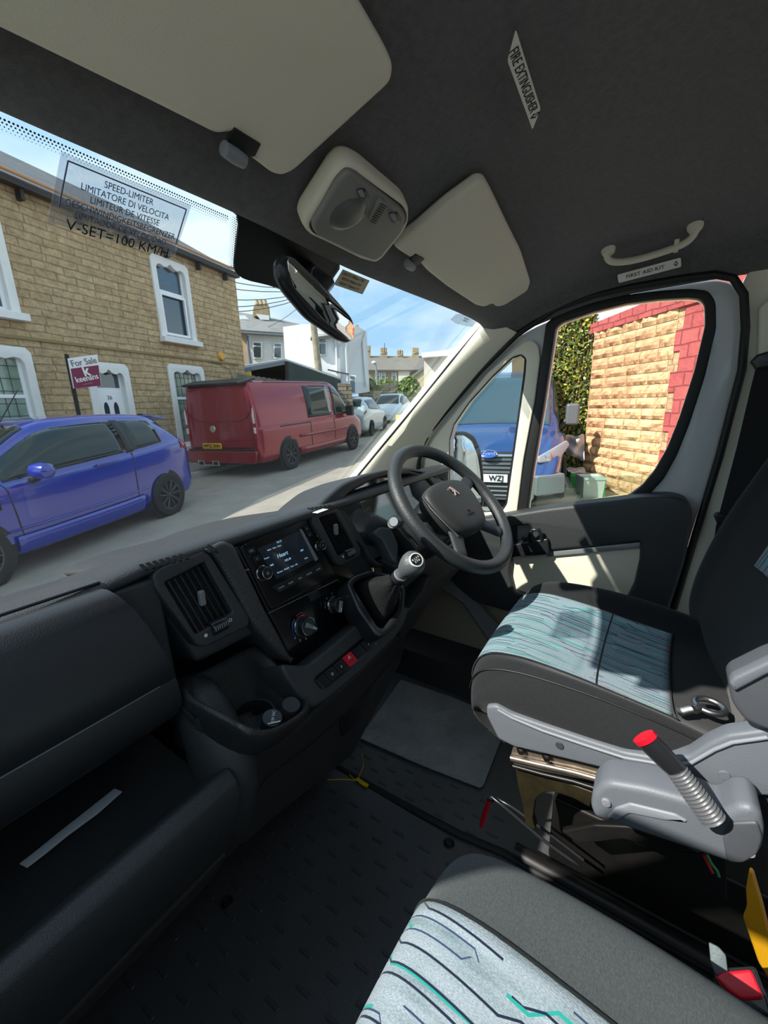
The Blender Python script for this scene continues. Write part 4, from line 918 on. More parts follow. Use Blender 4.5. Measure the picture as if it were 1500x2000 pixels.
# driver seat frame and trim
def dseat():
    X1 = .672
    tr = pxplate('side_trim', [(949, 1380), (968, 1378), (1000, 1396), (1060, 1417), (1140, 1444), (1220, 1470), (1300, 1483), (1345, 1478), (1385, 1452), (1420, 1436), (1500, 1425), (1560, 1430), (1560, 1560), (1400, 1552), (1330, 1545), (1250, 1528), (1170, 1500), (1080, 1478), (1003, 1460), (972, 1444), (950, 1400)], (X1, 0, 0), (-1, 0, 0), .03, GREYP, ds, r=.006, bevel=.006, segs=3)
    tube('trim_rib', [U(x, y, 'x', X1-.002) for x, y in [(972, 1386), (1000, 1402), (1060, 1427), (1140, 1454), (1220, 1480), (1300, 1494), (1350, 1490), (1395, 1464), (1430, 1450), (1500, 1440)]], .003, LGREY, tr, n=8)
    for x, y in ((1093, 1456), (1287, 1515), (1415, 1514)):
        lathe('trim_screw', [(.0001, .002), (.0065, .002), (.0075, 0), (.0075, -.002), (.001, -.002)], U(x, y, 'x', X1), (-1, 0, 0), GREYP if x > 1200 else mat('dark_hole', '#3a3d42', .5), tr, n=18)
    fr = mat('worn_brown_steel', '#8d8378', .32, metal=.75, var=.45, vscale=14, bump=.3, bscale=40)
    pxplate('slide_plate', [(996, 1478), (1001, 1462), (1014, 1454), (1042, 1455), (1130, 1478), (1240, 1508), (1335, 1532), (1345, 1560), (1250, 1552), (1160, 1528), (1060, 1508), (1004, 1494)], (.694, 0, 0), (-1, 0, 0), .012, fr, ds, bevel=.003)
    tube('slide_rail_edge', [U(x, y, 'x', .690) for x, y in [(998, 1480), (1040, 1490), (1120, 1508), (1200, 1530), (1290, 1556)]], .006, fr, ds, n=8)
    tube('slide_rail_edge', [U(x, y, 'x', .690) for x, y in [(1002, 1496), (1060, 1512), (1120, 1526), (1180, 1545)]], .004, DKMET, ds, n=8)
    for x, y in ((1018, 1466), (1068, 1479), (1200, 1512)):
        lathe('slide_bolt', [(.0001, .007), (.005, .007), (.007, .004), (.009, .001), (.009, 0)], U(x, y, 'x', .688), (-1, 0, 0), DKMET, ds, n=6)
    olive = mat('olive_metal', '#35301f', .4, metal=.5, var=.5, vscale=20)
    pxplate('front_bracket', [(1006, 1500), (1030, 1505), (1100, 1526), (1160, 1548), (1152, 1578), (1120, 1560), (1085, 1548), (1062, 1548), (1046, 1562), (1040, 1600), (1046, 1622), (1026, 1612), (1022, 1580), (1012, 1540)], (.70, 0, 0), (-1, 0, 0), .02, olive, ds, r=.004, bevel=.003)
    pxplate('rear_bracket', [(1250, 1580), (1330, 1600), (1420, 1650), (1420, 1760), (1370, 1740), (1340, 1690), (1280, 1650)], (.72, 0, 0), (-1, 0, 0), .02, DKMET, ds, bevel=.003)
    # plinth: a dark metal box under the seat
    box('seat_plinth', (.99, -.20, .66), (.36, .62, .18), DKMET, ds, bevel=.008)
    box('seat_pan', (.94, -.02, .955), (.44, .44, .03), BLK, ds, bevel=.008)
    box('cross_tube', (.93, -.05, .86), (.40, .03, .09), DKMET, ds, bevel=.005)
    tube('floor_rail', [(.765, .175, .60), (.765, -.48, .60)], .018, DKMET, ds, n=8, flat=(.7, 1))
    tube('floor_rail', [(.735, .10, .585), (.735, -.48, .585)], .010, mat('scratched_black_metal', '#3a3836', .3, metal=.7, var=.6, vscale=40), ds, n=8)
    tube('floor_rail', [(1.13, .175, .60), (1.13, -.45, .60)], .018, DKMET, ds, n=8)
    pxplate('link_arm', [(1095, 1625), (1160, 1612), (1230, 1615), (1330, 1645), (1370, 1668), (1300, 1668), (1220, 1640), (1130, 1650)], (.71, 0, 0), (-1, 0, 0), .015, DKMET, ds, r=.006, bevel=.004)
    # slide lever
    lv = tube('slide_lever', [U(x, y, 'x', .735) for x, y in [(1130, 1690), (1060, 1640), (990, 1580), (960, 1556), (954, 1562), (948, 1585)]], .0035, BLKS, ds, n=8)
    tube('slide_lever', [U(x, y, 'x', .745) for x, y in [(1140, 1680), (1080, 1634), (1000, 1576), (972, 1560), (958, 1566)]], .003, BLKS, ds, n=8)
    tube('lever_grip', [U(x, y, 'x', .735) for x, y in [(955, 1564), (950, 1580), (944, 1600), (940, 1614)]], [.005, .0055, .006, .0045], RED, lv, n=10)
    # grey recliner bracket at the back of the cushion
    pxplate('armrest_bracket', [(1424, 1336), (1432, 1325), (1500, 1293), (1600, 1260), (1600, 1440), (1500, 1430), (1455, 1410), (1430, 1375)], (.655, 0, 0), (-1, 0, 0), .05, mat('dark_grey_plastic', '#4b4e53', .5), ds, r=.008, bevel=.008, segs=3)
    pxplate('bracket_edge', [(1424, 1336), (1432, 1325), (1500, 1293), (1560, 1275), (1560, 1300), (1500, 1318), (1436, 1352)], (.648, 0, 0), (-1, 0, 0), .02, GREYP, ds, r=.004, bevel=.004)
dseat()
# handbrake-side grey cover and the belt buckle on its ribbed stalk
cov = thing('seat_side_cover', 'long grey plastic lever cover low beside the driver seat base', 'seat cover', tuple(U(1300, 1640, 'x', .60)))
pxplate('cover_shell', [(1152, 1578), (1156, 1552), (1172, 1533), (1190, 1528), (1260, 1540), (1340, 1562), (1405, 1592), (1440, 1574), (1470, 1576), (1490, 1596), (1496, 1630), (1490, 1664), (1474, 1686), (1450, 1694), (1420, 1688), (1340, 1660), (1250, 1630), (1180, 1606), (1160, 1598)], (.60, 0, 0), (-1, 0, 0), .06, GREYP, cov, r=.008, bevel=.011, segs=4)
pxplate('raised_rib', [(1185, 1598), (1200, 1580), (1230, 1570), (1320, 1592), (1344, 1606), (1300, 1604), (1230, 1590), (1205, 1604)], (.597, 0, 0), (-1, 0, 0), .008, LGREY, cov, r=.003, bevel=.003)
pxplate('step_panel', [(1426, 1608), (1480, 1606), (1490, 1640), (1480, 1670), (1450, 1688), (1420, 1684), (1412, 1640)], (.596, 0, 0), (-1, 0, 0), .01, mat('dark_grey_plastic', '#4b4e53', .5), cov, r=.006, bevel=.003)
for x, y in ((1184, 1568), (1463, 1665)): lathe('cover_screw', [(.0001, .002), (.006, .002), (.007, 0), (.007, -.002)], U(x, y, 'x', .5985), (-1, 0, 0), LGREY, cov, n=18)
bu = thing('belt_buckle', 'driver seat belt buckle, black strap with red end rising from a ribbed sleeve', 'seat belt buckle', tuple(U(1395, 1600, 'x', .60)))
b0, b1, b2 = U(1392, 1600, 'x', .575), U(1322, 1505, 'x', .590), U(1264, 1446, 'x', .590)
rows = []; N_ = 40; ax = (b1-b0).normalized(); sA = ax.cross(Vector((1, 0, 0))).normalized()
for i in range(N_+1):
    t = i/N_; c = b0.lerp(b1, t); r = (.0155 - .002*t)*(1 + (.09 if i % 3 == 0 else -.03))
    rows.append([c + sA*r*1.0*math.cos(a) + Vector((1, 0, 0))*r*.75*math.sin(a) for a in [j*math.tau/16 for j in range(16)]])
loft('ribbed_sleeve', rows, mat('ribbed_grey_rubber', '#55575a', .4), bu, closed=True, caps=True)
tube('buckle_body', [b1, b1.lerp(b2, .2), b1.lerp(b2, .8), b2], [.014, .0155, .0165, .016], BLKS, bu, n=4 if False else 14, flat=(1, .5), up=(1, 0, 0) if False else None)
bc = b2 + (b2-b1).normalized()*.003
tube('release_button', [b2, bc + (b2-b1).normalized()*.004], .0160, RED, bu, n=14, flat=(1.05, .6))
# passenger buckle
pb = thing('belt_buckle', 'red-topped seat belt buckle with grey tab beside the near passenger seat', 'seat belt buckle', tuple(U(1430, 1930, 'x', .455)))
pxplate('release_button', [(1396, 1908), (1412, 1898), (1468, 1892), (1480, 1920), (1494, 1952), (1450, 1955), (1420, 1935)], U(1445, 1925, 'x', .462), (-.55, .15, .82), .02, RED, pb, r=.004, bevel=.003)
pxplate('buckle_body', [(1392, 1905), (1412, 1890), (1475, 1886), (1500, 1950), (1510, 1990), (1450, 1975), (1410, 1945)], U(1445, 1925, 'x', .462) + Vector((0, 0, -.008)), (-.55, .15, .82), .03, BLKS, pb, r=.004, bevel=.003)
pxplate('grey_tab', [(1384, 1840), (1404, 1850), (1418, 1866), (1422, 1900), (1398, 1905), (1388, 1880)], U(1404, 1870, 'x', .475), (-.7, .1, .6), .004, GREYP, pb, r=.002, bevel=.001)
ys = pxplate('ochre_strip', [(1462, 1700), (1470, 1708), (1488, 1770), (1504, 1835), (1530, 1960), (1480, 1880), (1450, 1792), (1458, 1770), (1456, 1740)], U(1475, 1790, 'x', .56), (-.9, .3, .2), .012, mat('ochre_plastic', '#c98a10', .45), None, r=.003, bevel=.003)
tag(ys, 'upright ochre-yellow plastic strip beside the buckle at the lower right', 'strip')
tw = tube('green_wire', [U(x, y, 'x', .63) for x, y in [(1380, 1668), (1388, 1685), (1400, 1700), (1404, 1712)]], .0022, mat('green_wire', '#2c8a4e', .5), None, n=6)
tag(tw, 'thin green wire hanging under the grey cover', 'wire')
tw = tube('red_wire', [U(x, y, 'x', .632) for x, y in [(1374, 1670), (1384, 1690), (1392, 1705)]], .002, RED, None, n=6)
tag(tw, 'thin red wire hanging under the grey cover', 'wire')
# towing eye on the seat
def toweye():
    t = thing('towing_eye', 'steel screw-in towing eye lying on the driver seat cushion', 'towing eye', tuple(U(1370, 1385, 'z', 1.10)))
    cb_ = bvh_of(dcu); z = max(cb_.ray_cast(U(x, y, 'z', 1.3) if False else Vector((U(x, y, 'z', 1.11).x, U(x, y, 'z', 1.11).y, 1.4)), Vector((0, 0, -1)))[0].z for x, y in ((1330, 1390), (1370, 1382), (1386, 1379), (1402, 1376))) + .006
    a, b = U(1326, 1391, 'z', z), U(1354, 1385, 'z', z); c = U(1386, 1379, 'z', z)
    d = (b-a).normalized()
    lathe('threaded_shank', [(.001, 0)] + [(.0075 if i % 2 else .0065, .002 + .0012*i) for i in range(18)] + [(.006, .026), (.0055, .032)], a, d, STEEL, t, n=18)
    tube('neck', [a + d*.03, b + d*.006, c - d*.012 if (c-b).length > .02 else b + d*.01], [.0055, .0075, .006], STEEL, t, n=12)
    tube('ring', [c + Vector((.019*math.cos(i*math.tau/28), .021*math.sin(i*math.tau/28), 0)) for i in range(28)], .0052, STEEL, t, closed=True, n=12)
toweye()
# seat belt at the B pillar
sb = thing('seat_belt', 'black driver seat belt hanging from its loop on the cream pillar', 'seat belt', tuple(U(1470, 720, 'x', 1.33)))
XB = 1.335
pxplate('webbing', [(1478, 712), (1520, 700), (1560, 900), (1480, 1060), (1392, 1080), (1398, 1030), (1440, 870), (1466, 760)], (XB, 0, 0), (-1, 0, 0), .004, mat('belt_webbing', '#131417', .85, bump=.5, bscale=800), sb, bevel=.001)
pxplate('pillar_loop', [(1466, 706), (1480, 692), (1500, 686), (1560, 676), (1560, 705), (1500, 718), (1476, 722)], (XB-.012, 0, 0), (-1, 0, 0), .02, BLKS, sb, r=.004, bevel=.004)
pxplate('lower_guide', [(1394, 1008), (1400, 1002), (1424, 1006), (1430, 1020), (1424, 1028), (1400, 1022)], (XB-.016, 0, 0), (-1, 0, 0), .02, BLKS, sb, r=.003, bevel=.003)
lathe('guide_bolt', [(.0001, .003), (.005, .003), (.006, 0)], U(1414, 1026, 'x', XB-.018), (-1, 0, 0), CHROME, sb, n=16)
# ================================================================ FLOOR
def studs(x0, x1, y0, y1, z, sx, sy, ax='y', l=.034, w=.010, h=.0022):
    vs = []; fs = []; j = 0; y = y0
    while y < y1:
        x = x0 + (sx/2 if j % 2 else 0)
        while x < x1:
            b = len(vs); n = 10
            for k_, s_ in ((0, 1), (h, .7)):
                for q in range(n):
                    a = q*math.tau/n; dx, dy = math.cos(a)*w/2*s_, math.sin(a)*w/2*s_ + (l/2-w/2)*(1 if math.sin(a) > 0 else -1)
                    if ax == 'x': dx, dy = dy, dx
                    vs.append(Vector((x+dx, y+dy, z+k_)))
            for q in range(n): fs.append((b+q, b+(q+1) % n, b+n+(q+1) % n, b+n+q))
            fs.append(tuple(range(b+n, b+2*n))); x += sx
        y += sy; j += 1
    return vs, fs
def hexmat():
    m = mat('honeycomb_rubber', '#4b4c4f', .42, spec=.5); nt = m.node_tree; N = nt.nodes.new; L = nt.links.new
    tc = N('ShaderNodeTexCoord'); vo = N('ShaderNodeTexVoronoi'); vo.inputs['Scale'].default_value = 210; vo.inputs['Randomness'].default_value = .25
    L(tc.outputs['Object'], vo.inputs['Vector']); bp = N('ShaderNodeBump'); bp.inputs['Strength'].default_value = .7; bp.inputs['Distance'].default_value = .0012
    L(vo.outputs['Distance'], bp.inputs['Height']); L(bp.outputs[0], nt.nodes['Principled BSDF'].inputs['Normal']); return m
def mats_():
    fr = frame_of((0, 0, FZ+.009), (0, 0, 1), up=(0, 1, 0))
    P = rnd2([Vector((x, y, FZ+.009)) for x, y in [(-.2, .262), (.728, .262), (.728, .70), (.70, .74), (-.2, .80)]], .015)
    m = plate('floor_mat', [P], fr, .008, hexmat(), None, bevel=.0025)
    tag(m, 'black rubber mat with raised oblong studs in front of the passenger seat', 'floor mat')
    vs, fs = studs(-.1, .70, .29, .74, FZ+.0088, .085, .036)
    mesh('studs', vs, fs, mat('stud_rubber', '#404144', .5), m, smooth=False)['kind'] = 'stuff'
    for x, y in ((877, 1647), (443, 1762)):
        c = U(x, y, 'z', FZ+.010)
        lathe('mat_fastener', [(.0001, .001), (.005, .001), (.006, .003), (.008, .003), (.009, .0), (.010, .0), (.012, .0025), (.014, .0)], c, (0, 0, 1), RUB, m, n=24)
    # floor covering on the driver side carries the same studs
    fl = bpy.data.objects['floor']
    vs, fs = studs(.745, .90, .24, .80, FZ-.004, .05, .045, l=.03, h=.002)
    mesh('floor_studs', vs, fs, mat('stud_rubber', '#404144', .5), fl, smooth=False)['kind'] = 'structure'
    tube('floor_ridge', [(.74, .80, FZ), (.742, .5, FZ), (.75, .30, FZ), (.765, .20, FZ), (.768, -.2, FZ), (.768, -.5, FZ)], .010, RUB, fl, n=10, flat=(.7, 1))['kind'] = 'structure'
    tm = mat('tread_plate_aluminium', '#b9bcbf', .4, metal=.2, var=.25, vscale=9); nt = tm.node_tree; N = nt.nodes.new; L = nt.links.new
    tc = N('ShaderNodeTexCoord')
    def bars(rot):
        mp = N('ShaderNodeMapping'); mp.inputs['Rotation'].default_value = (0, 0, rot); mp.inputs['Scale'].default_value = (1, 1, 1); L(tc.outputs['Object'], mp.inputs[0])
        wv = N('ShaderNodeTexWave'); wv.inputs['Scale'].default_value = 90; wv.wave_profile = 'SIN'; L(mp.outputs[0], wv.inputs[0]); return wv.outputs[1]
    ck = N('ShaderNodeTexChecker'); ck.inputs['Scale'].default_value = 62; L(tc.outputs['Object'], ck.inputs[0])
    mx = N('ShaderNodeMix'); L(ck.outputs['Fac'], mx.inputs[0]); L(bars(.5), mx.inputs[2]); L(bars(1.9), mx.inputs[3])
    bp = N('ShaderNodeBump'); bp.inputs['Strength'].default_value = .75; bp.inputs['Distance'].default_value = .003; L(mx.outputs[0], bp.inputs['Height']); L(bp.outputs[0], nt.nodes['Principled BSDF'].inputs['Normal'])
    P = [U(x, y, 'z', FZ+.006) for x, y in [(783, 1327), (880, 1360), (972, 1398), (980, 1440), (945, 1532), (938, 1538), (820, 1492), (702, 1440)]]
    p = plate('heel_plate', [rnd2(P, .006)], frame_of((0, 0, FZ+.006), (0, 0, 1), up=(0, 1, 0)), .004, tm, None, bevel=.001)
    tag(p, 'worn grey tread-pattern metal plate on the floor below the gear lever', 'plate')
    # loose yellow tag
    y = thing('cable_tie_tag', 'small yellow tag with thin yellow ties lying at the mat edge', 'tag', tuple(U(705, 1528, 'z', FZ+.014)))
    Z = FZ+.014
    tube('tag_body', [U(697, 1520, 'z', Z), U(706, 1528, 'z', Z), U(718, 1535, 'z', Z)], [.004, .0062, .0055], YEL, y, n=8, flat=(.6, 1))
    for L_ in ([(640, 1523), (668, 1522), (698, 1524)], [(707, 1473), (710, 1495), (700, 1520)], [(682, 1512), (692, 1522), (698, 1523)]):
        tube('tie', [U(a, b, 'z', Z + .001) for a, b in L_], .0011, YEL, y, n=6)
mats_()
# footwell trims on the driver side
o = mesh('wall_footwell', [U(x, y, 'x', v) for x, y, v in [(850, 1128, 1.38), (884, 1130, 1.36), (940, 1185, 1.33), (1010, 1262, 1.30), (960, 1262, 1.28), (905, 1180, 1.28), (860, 1150, 1.28)]], [tuple(range(7))], mat('footwell_grey', '#6f7073', .55), None, solid=.01, smooth=False); struct(o)
o = mesh('wall_sill', [Vector(p) for p in [(1.395, 1.0, .57), (1.395, -.65, .57), (1.395, -.65, .80), (1.395, 1.0, .95)]], [(0, 1, 2, 3)], mat('sill_beige', '#a79d8c', .6), None, solid=.01, smooth=False); struct(o)
o = mesh('trim_2', [(1.22, 1.05, .56), (1.22, -.6, .56), (1.26, -.6, .66), (1.26, 1.05, .66), (1.39, -.6, .68), (1.39, 1.05, .68)], [(0, 1, 2, 3), (3, 2, 4, 5)], BLK, None, solid=.008, smooth=False); struct(o)
# pedals
for i, (x, nm) in enumerate(((.86, 'clutch_pedal'), (.97, 'brake_pedal'), (1.10, 'accelerator_pedal'))):
    t = thing(nm, {0: 'black clutch pedal, nearest the gear lever', 1: 'black brake pedal, middle of the three', 2: 'black accelerator pedal, nearest the door'}[i], 'pedal', (x, .93, .72))
    box('pedal_pad', (x, .90, .72), (.06 if i < 2 else .045, .015, .055 if i < 2 else .10), RUB, t, bevel=.004)
    tube('pedal_arm', [(x, .905, .74), (x, .95, .85), (x, 1.0, 1.02)], .008, DKMET, t, n=8)
# ================================================================ STREET
GA = math.radians(14); GS = Vector((math.cos(GA), math.sin(GA), 0)); GT = Vector((-math.sin(GA), math.cos(GA), 0))
GN_ = Vector((-.03*GS.x, -.03*GS.y, 1))
def gz(x, y): return .02 + .03*(x*GS.x + y*GS.y)
def UGd(px, py, dz=0): return UP(px, py, Vector((0, 0, .02+dz)), GN_)
def stone(name, az, bw, bh, c1, c2, mort, msize=.012, bump=.8, nb=.9, var=.25, rough=.9, bias=0, squash=1, offset=.5):
    m = bpy.data.materials.new(name); m.use_nodes = True; nt = m.node_tree; b = nt.nodes['Principled BSDF']; N = nt.nodes.new; L = nt.links.new
    b.inputs['Roughness'].default_value = rough; b.inputs['Specular IOR Level'].default_value = .2
    tc = N('ShaderNodeTexCoord'); mp = N('ShaderNodeMapping'); mp.inputs['Rotation'].default_value = (0, 0, -az); L(tc.outputs['Object'], mp.inputs[0])
    sp = N('ShaderNodeSeparateXYZ'); L(mp.outputs[0], sp.inputs[0])
    dn = N('ShaderNodeTexNoise'); dn.inputs['Scale'].default_value = 3.0; dn.inputs['Detail'].default_value = 2; L(mp.outputs[0], dn.inputs['Vector'])
    dd = N('ShaderNodeMath'); dd.operation = 'MULTIPLY_ADD'; L(dn.outputs[0], dd.inputs[0]); dd.inputs[1].default_value = .05; L(sp.outputs[2], dd.inputs[2])
    cb = N('ShaderNodeCombineXYZ'); L(sp.outputs[0], cb.inputs[0]); L(dd.outputs[0], cb.inputs[1])
    bt = N('ShaderNodeTexBrick'); bt.inputs['Scale'].default_value = 1; bt.inputs['Brick Width'].default_value = bw; bt.inputs['Row Height'].default_value = bh; bt.inputs['Mortar Size'].default_value = msize
    bt.inputs['Mortar Smooth'].default_value = .4; bt.inputs['Color1'].default_value = lin(c1); bt.inputs['Color2'].default_value = lin(c2); bt.inputs['Mortar'].default_value = lin(mort); bt.inputs['Bias'].default_value = bias
    bt.offset = offset; bt.squash = squash; bt.squash_frequency = 3
    L(cb.outputs[0], bt.inputs['Vector'])
    n = N('ShaderNodeTexNoise'); n.inputs['Scale'].default_value = 9; n.inputs['Detail'].default_value = 8; n.inputs['Roughness'].default_value = .7; L(mp.outputs[0], n.inputs['Vector'])
    mr = N('ShaderNodeMapRange'); mr.inputs['From Min'].default_value = .25; mr.inputs['From Max'].default_value = .75; mr.inputs['To Min'].default_value = 1-var; mr.inputs['To Max'].default_value = 1+var; L(n.outputs[0], mr.inputs[0])
    sc = N('ShaderNodeVectorMath'); sc.operation = 'SCALE'; L(bt.outputs['Color'], sc.inputs[0]); L(mr.outputs[0], sc.inputs['Scale']); L(sc.outputs[0], b.inputs['Base Color'])
    h = N('ShaderNodeMath'); h.operation = 'MULTIPLY_ADD'; L(n.outputs[0], h.inputs[0]); h.inputs[1].default_value = nb
    iv = N('ShaderNodeMath'); iv.operation = 'SUBTRACT'; iv.inputs[0].default_value = 1; L(bt.outputs['Fac'], iv.inputs[1]); L(iv.outputs[0], h.inputs[2])
    bp = N('ShaderNodeBump'); bp.inputs['Strength'].default_value = bump; bp.inputs['Distance'].default_value = .04; L(h.outputs[0], bp.inputs['Height']); L(bp.outputs[0], b.inputs['Normal'])
    return m
def E_(s, t, z=0, abs_=False):
    p = GS*s + GT*t; return Vector((p.x, p.y, z if abs_ else gz(p.x, p.y) + z))
ASPH = mat('asphalt', '#968e83', .9, bump=.6, bscale=60, var=.18, vscale=2.2, bdist=.01)
road = mesh('road', [E_(-20, -8), E_(60, -8), E_(60, 7.0), E_(-20, 7.0)], [(0, 1, 2, 3)], ASPH, None, smooth=False, solid=.2, offs=-1); struct(road)
pav = stone('pavement_flags', GA, .9, .6, '#a5a19a', '#999690', '#6d6a64', .01, .2, .2, .1)
pv = mesh('pavement', [E_(-20, 7.0, .10), E_(60, 7.0, .10), E_(60, 9.0, .10), E_(-20, 9.0, .10)], [(0, 1, 2, 3)], mat('pavement_tar', '#8a8883', .9, var=.12, vscale=4, bump=.4, bscale=40), None, smooth=False, solid=.1, offs=-1); struct(pv)
kb = loft('kerb', [[E_(s, 6.88, z) for s in (-20, 0, 20, 60)] for z in (-.05, .10)] + [[E_(s, 7.02, .105) for s in (-20, 0, 20, 60)]], mat('kerb_stone', '#a39f97', .9, var=.15, vscale=6), None, smooth=False); struct(kb)
# land beyond, so that the horizon is closed
ld = mesh('ground_beyond', [E_(-60, 8.9, -.1), E_(140, 8.9, -.1), E_(140, 150, -.1), E_(-60, 150, -.1)], [(0, 1, 2, 3)], mat('far_ground', '#77735f', .95, var=.3, vscale=1), None, smooth=False); struct(ld)
ld = mesh('ground_near', [E_(-60, -60, -.02), E_(140, -60, -.02), E_(140, -7.9, -.02), E_(-60, -7.9, -.02)], [(0, 1, 2, 3)], ASPH, None, smooth=False); struct(ld)
# --------------------------------------------------------------- stone house across the road
HP = Vector((6.22, 10.19, 0)); HS, HT = GS, GT
def H(s, z, o=0): return HP + HS*s + HT*o + Vector((0, 0, z))
HF = (HP, HS, Vector((0, 0, 1)), -HT)      # plate frame: local x along, y up, facing the road
STONE = stone('tan_rockface_stone', GA, .55, .135, '#d9bd92', '#c9ac83', '#b09c7c', .012, 1.0, 1.9, .38, squash=.65)
house = thing('stone_house', 'tan rock-faced stone terraced house across the road with white painted window surrounds', 'house', tuple(H(-3.5, .3)))
wins = {'LR': (-.42, .75, .70, 2.77), 'UR': (-.45, .67, 3.28, 5.14), 'LL': (-4.62, -3.36, .70, 2.79), 'UL': (-4.62, -3.36, 3.24, 5.12), 'UX': (-7.4, -6.2, 3.24, 5.12), 'LX': (-7.4, -6.2, .70, 2.79)}
doorr = (-2.44, -1.50, .3, 2.66)
def sq(a, b, c, d): return [(a, c), (b, c), (b, d), (a, d)]
plate('front_wall', [sq(-9.2, 2.25, -.3, 5.36)] + [sq(a+.1, b-.1, c+.1, d-.1) for a, b, c, d in list(wins.values()) + [doorr]], HF, .35, STONE, house, smooth=False)
loft('gable_wall', [[H(2.25, -.3, .0), H(2.25, -.3, 7.5)], [H(2.25, 5.36, 0), H(2.25, 5.36, 7.5)], [H(2.25, 5.36, 0).lerp(H(2.25, 7.6, 3.75), 1), H(2.25, 7.6, 3.76)]], STONE, house, smooth=False, solid=.3, offs=1)
box('string_course', H(-3.5, 2.95, -.01), (11.5, .05, .05), mat('weathered_stone', '#8d7c56', .9), house, rot=GA)
SL = stone('slate_roof', GA, .3, .2, '#6f7073', '#5f6063', '#4d4e50', .006, .5, .4, .2)
loft('roof', [[H(-9.4, 5.40, -.25), H(2.4, 5.40, -.25)], [H(-9.4, 7.7, 3.75), H(2.4, 7.7, 3.75)], [H(-9.4, 5.4, 7.7), H(2.4, 5.4, 7.7)]], SL, house, smooth=False, solid=.06)
tube('roof_edge', [H(-9.4, 5.45, -.27), H(2.45, 5.45, -.27)], .03, mat('terracotta_edge', '#b58a63', .9), house, n=6)
GUT = mat('dark_brown_timber', '#2d2521', .6)
box('gutter', H(-3.5, 5.35, -.16), (11.9, .16, .11), GUT, house, rot=GA)
for i in range(12):
    s_ = -9 + i*1.0; box('gutter_bracket', H(s_, 5.22, -.10), (.06, .14, .16), GUT, house, rot=GA)
WSTN = mat('white_painted_stone', '#e4e3de', .75, var=.05, vscale=8)
GLW = mat('window_glass_dark', '#31404a', .06, spec=.9, coat=1)
GLL = mat('leaded_glass_green', '#7f9282', .18, spec=.8, coat=.6, var=.3, vscale=5)
def surround(nm, a, b, c, d, door=False):
    w = .14; m = (a+b)/2; hw = (b-a)/2 - w; top = d - w*1.15
    arch = [(m-hw, top-.10), (m-hw*.9, top-.03), (m-hw*.72, top-.01), (m-hw*.45, top-.05), (m-hw*.22, top-.02), (m, top+.05), (m+hw*.22, top-.02), (m+hw*.45, top-.05), (m+hw*.72, top-.01), (m+hw*.9, top-.03), (m+hw, top-.10)]
    bot = c if door else c + .12
    hole = [(m-hw, bot), (m+hw, bot)] + arch[::-1]
    P = (HP - HT*.05, HS, Vector((0, 0, 1)), -HT)
    s_ = plate('window_surround' if not door else 'door_surround', [[(a, c), (b, c), (b, d-.08), (b-.08, d), (a+.08, d), (a, d-.08)], hole], P, .2, WSTN, house, bevel=.012)
    if not door: box('window_sill', H(m, c+.03, -.09), (b-a+.10, .16, .12), WSTN, house, rot=GA, bevel=.01)
    return m, hw, bot, top
def window(nm, a, b, c, d):
    m, hw, bot, top = surround(nm, a, b, c, d)
    P = (HP + HT*.06, HS, Vector((0, 0, 1)), -HT); hw += .01; top += .06; f = .06; tr = bot + (top-bot)*.62
    fr = plate('window', [sq(m-hw, m+hw, bot, top), sq(m-hw+f, m+hw-f, bot+f, tr-f*.5), sq(m-hw+f, m+hw-f, tr+f*.5, top-f)], P, .07, UPVC, house, bevel=.006)
    P2 = (HP + HT*.09, HS, Vector((0, 0, 1)), -HT)
    g = plate('pane', [sq(m-hw+f*.5, m+hw-f*.5, bot+f*.5, top-f*.5)], P2, .01, GLW if nm[0] == 'U' else GLL, fr, smooth=False)
    LD = mat('lead_came', '#4c5450', .5); P3 = HT*.083
    if nm[0] == 'L':
        for k in range(1, 6): x = m-hw+f+(2*hw-2*f)*k/6; tube('lead_line', [H(x, bot+f) + P3, H(x, top-f) + P3], .005, LD, fr, n=4)
        for k in range(1, 9): z = bot + (top-bot)*k/9; tube('lead_line', [H(m-hw+f, z) + P3, H(m+hw-f, z) + P3], .005, LD, fr, n=4)
        TEAL = mat('teal_glass', '#2f9ba0', .15)
        for x, z in ((m-.16, bot+.45), (m+.16, bot+.30), (m+.16, bot+.62), (m-.16, bot+.85), (m, tr+.32)):
            plate('teal_diamond', [[(x-.055, z), (x, z-.075), (x+.055, z), (x, z+.075)]], (HP + P3, HS, Vector((0, 0, 1)), -HT), .008, TEAL, fr, smooth=False)
    if nm == 'UR':
        o = plate('open_sash', [sq(m-hw+f*.6, m+hw-f*.6, bot+f*.7, tr-f*.7), sq(m-hw+f*1.6, m+hw-f*1.6, bot+f*1.6, tr-f*1.6)], (H(0, tr-.02), HS, (Vector((0, 0, 1)) + HT*-.10).normalized(), -(HT + Vector((0, 0, .10))).normalized()) if False else (HP - HT*.0, HS, Vector((0, 0, 1)), -HT), .04, UPVC, fr, bevel=.004)
    return fr
for k_, v_ in wins.items(): window(k_, *v_)
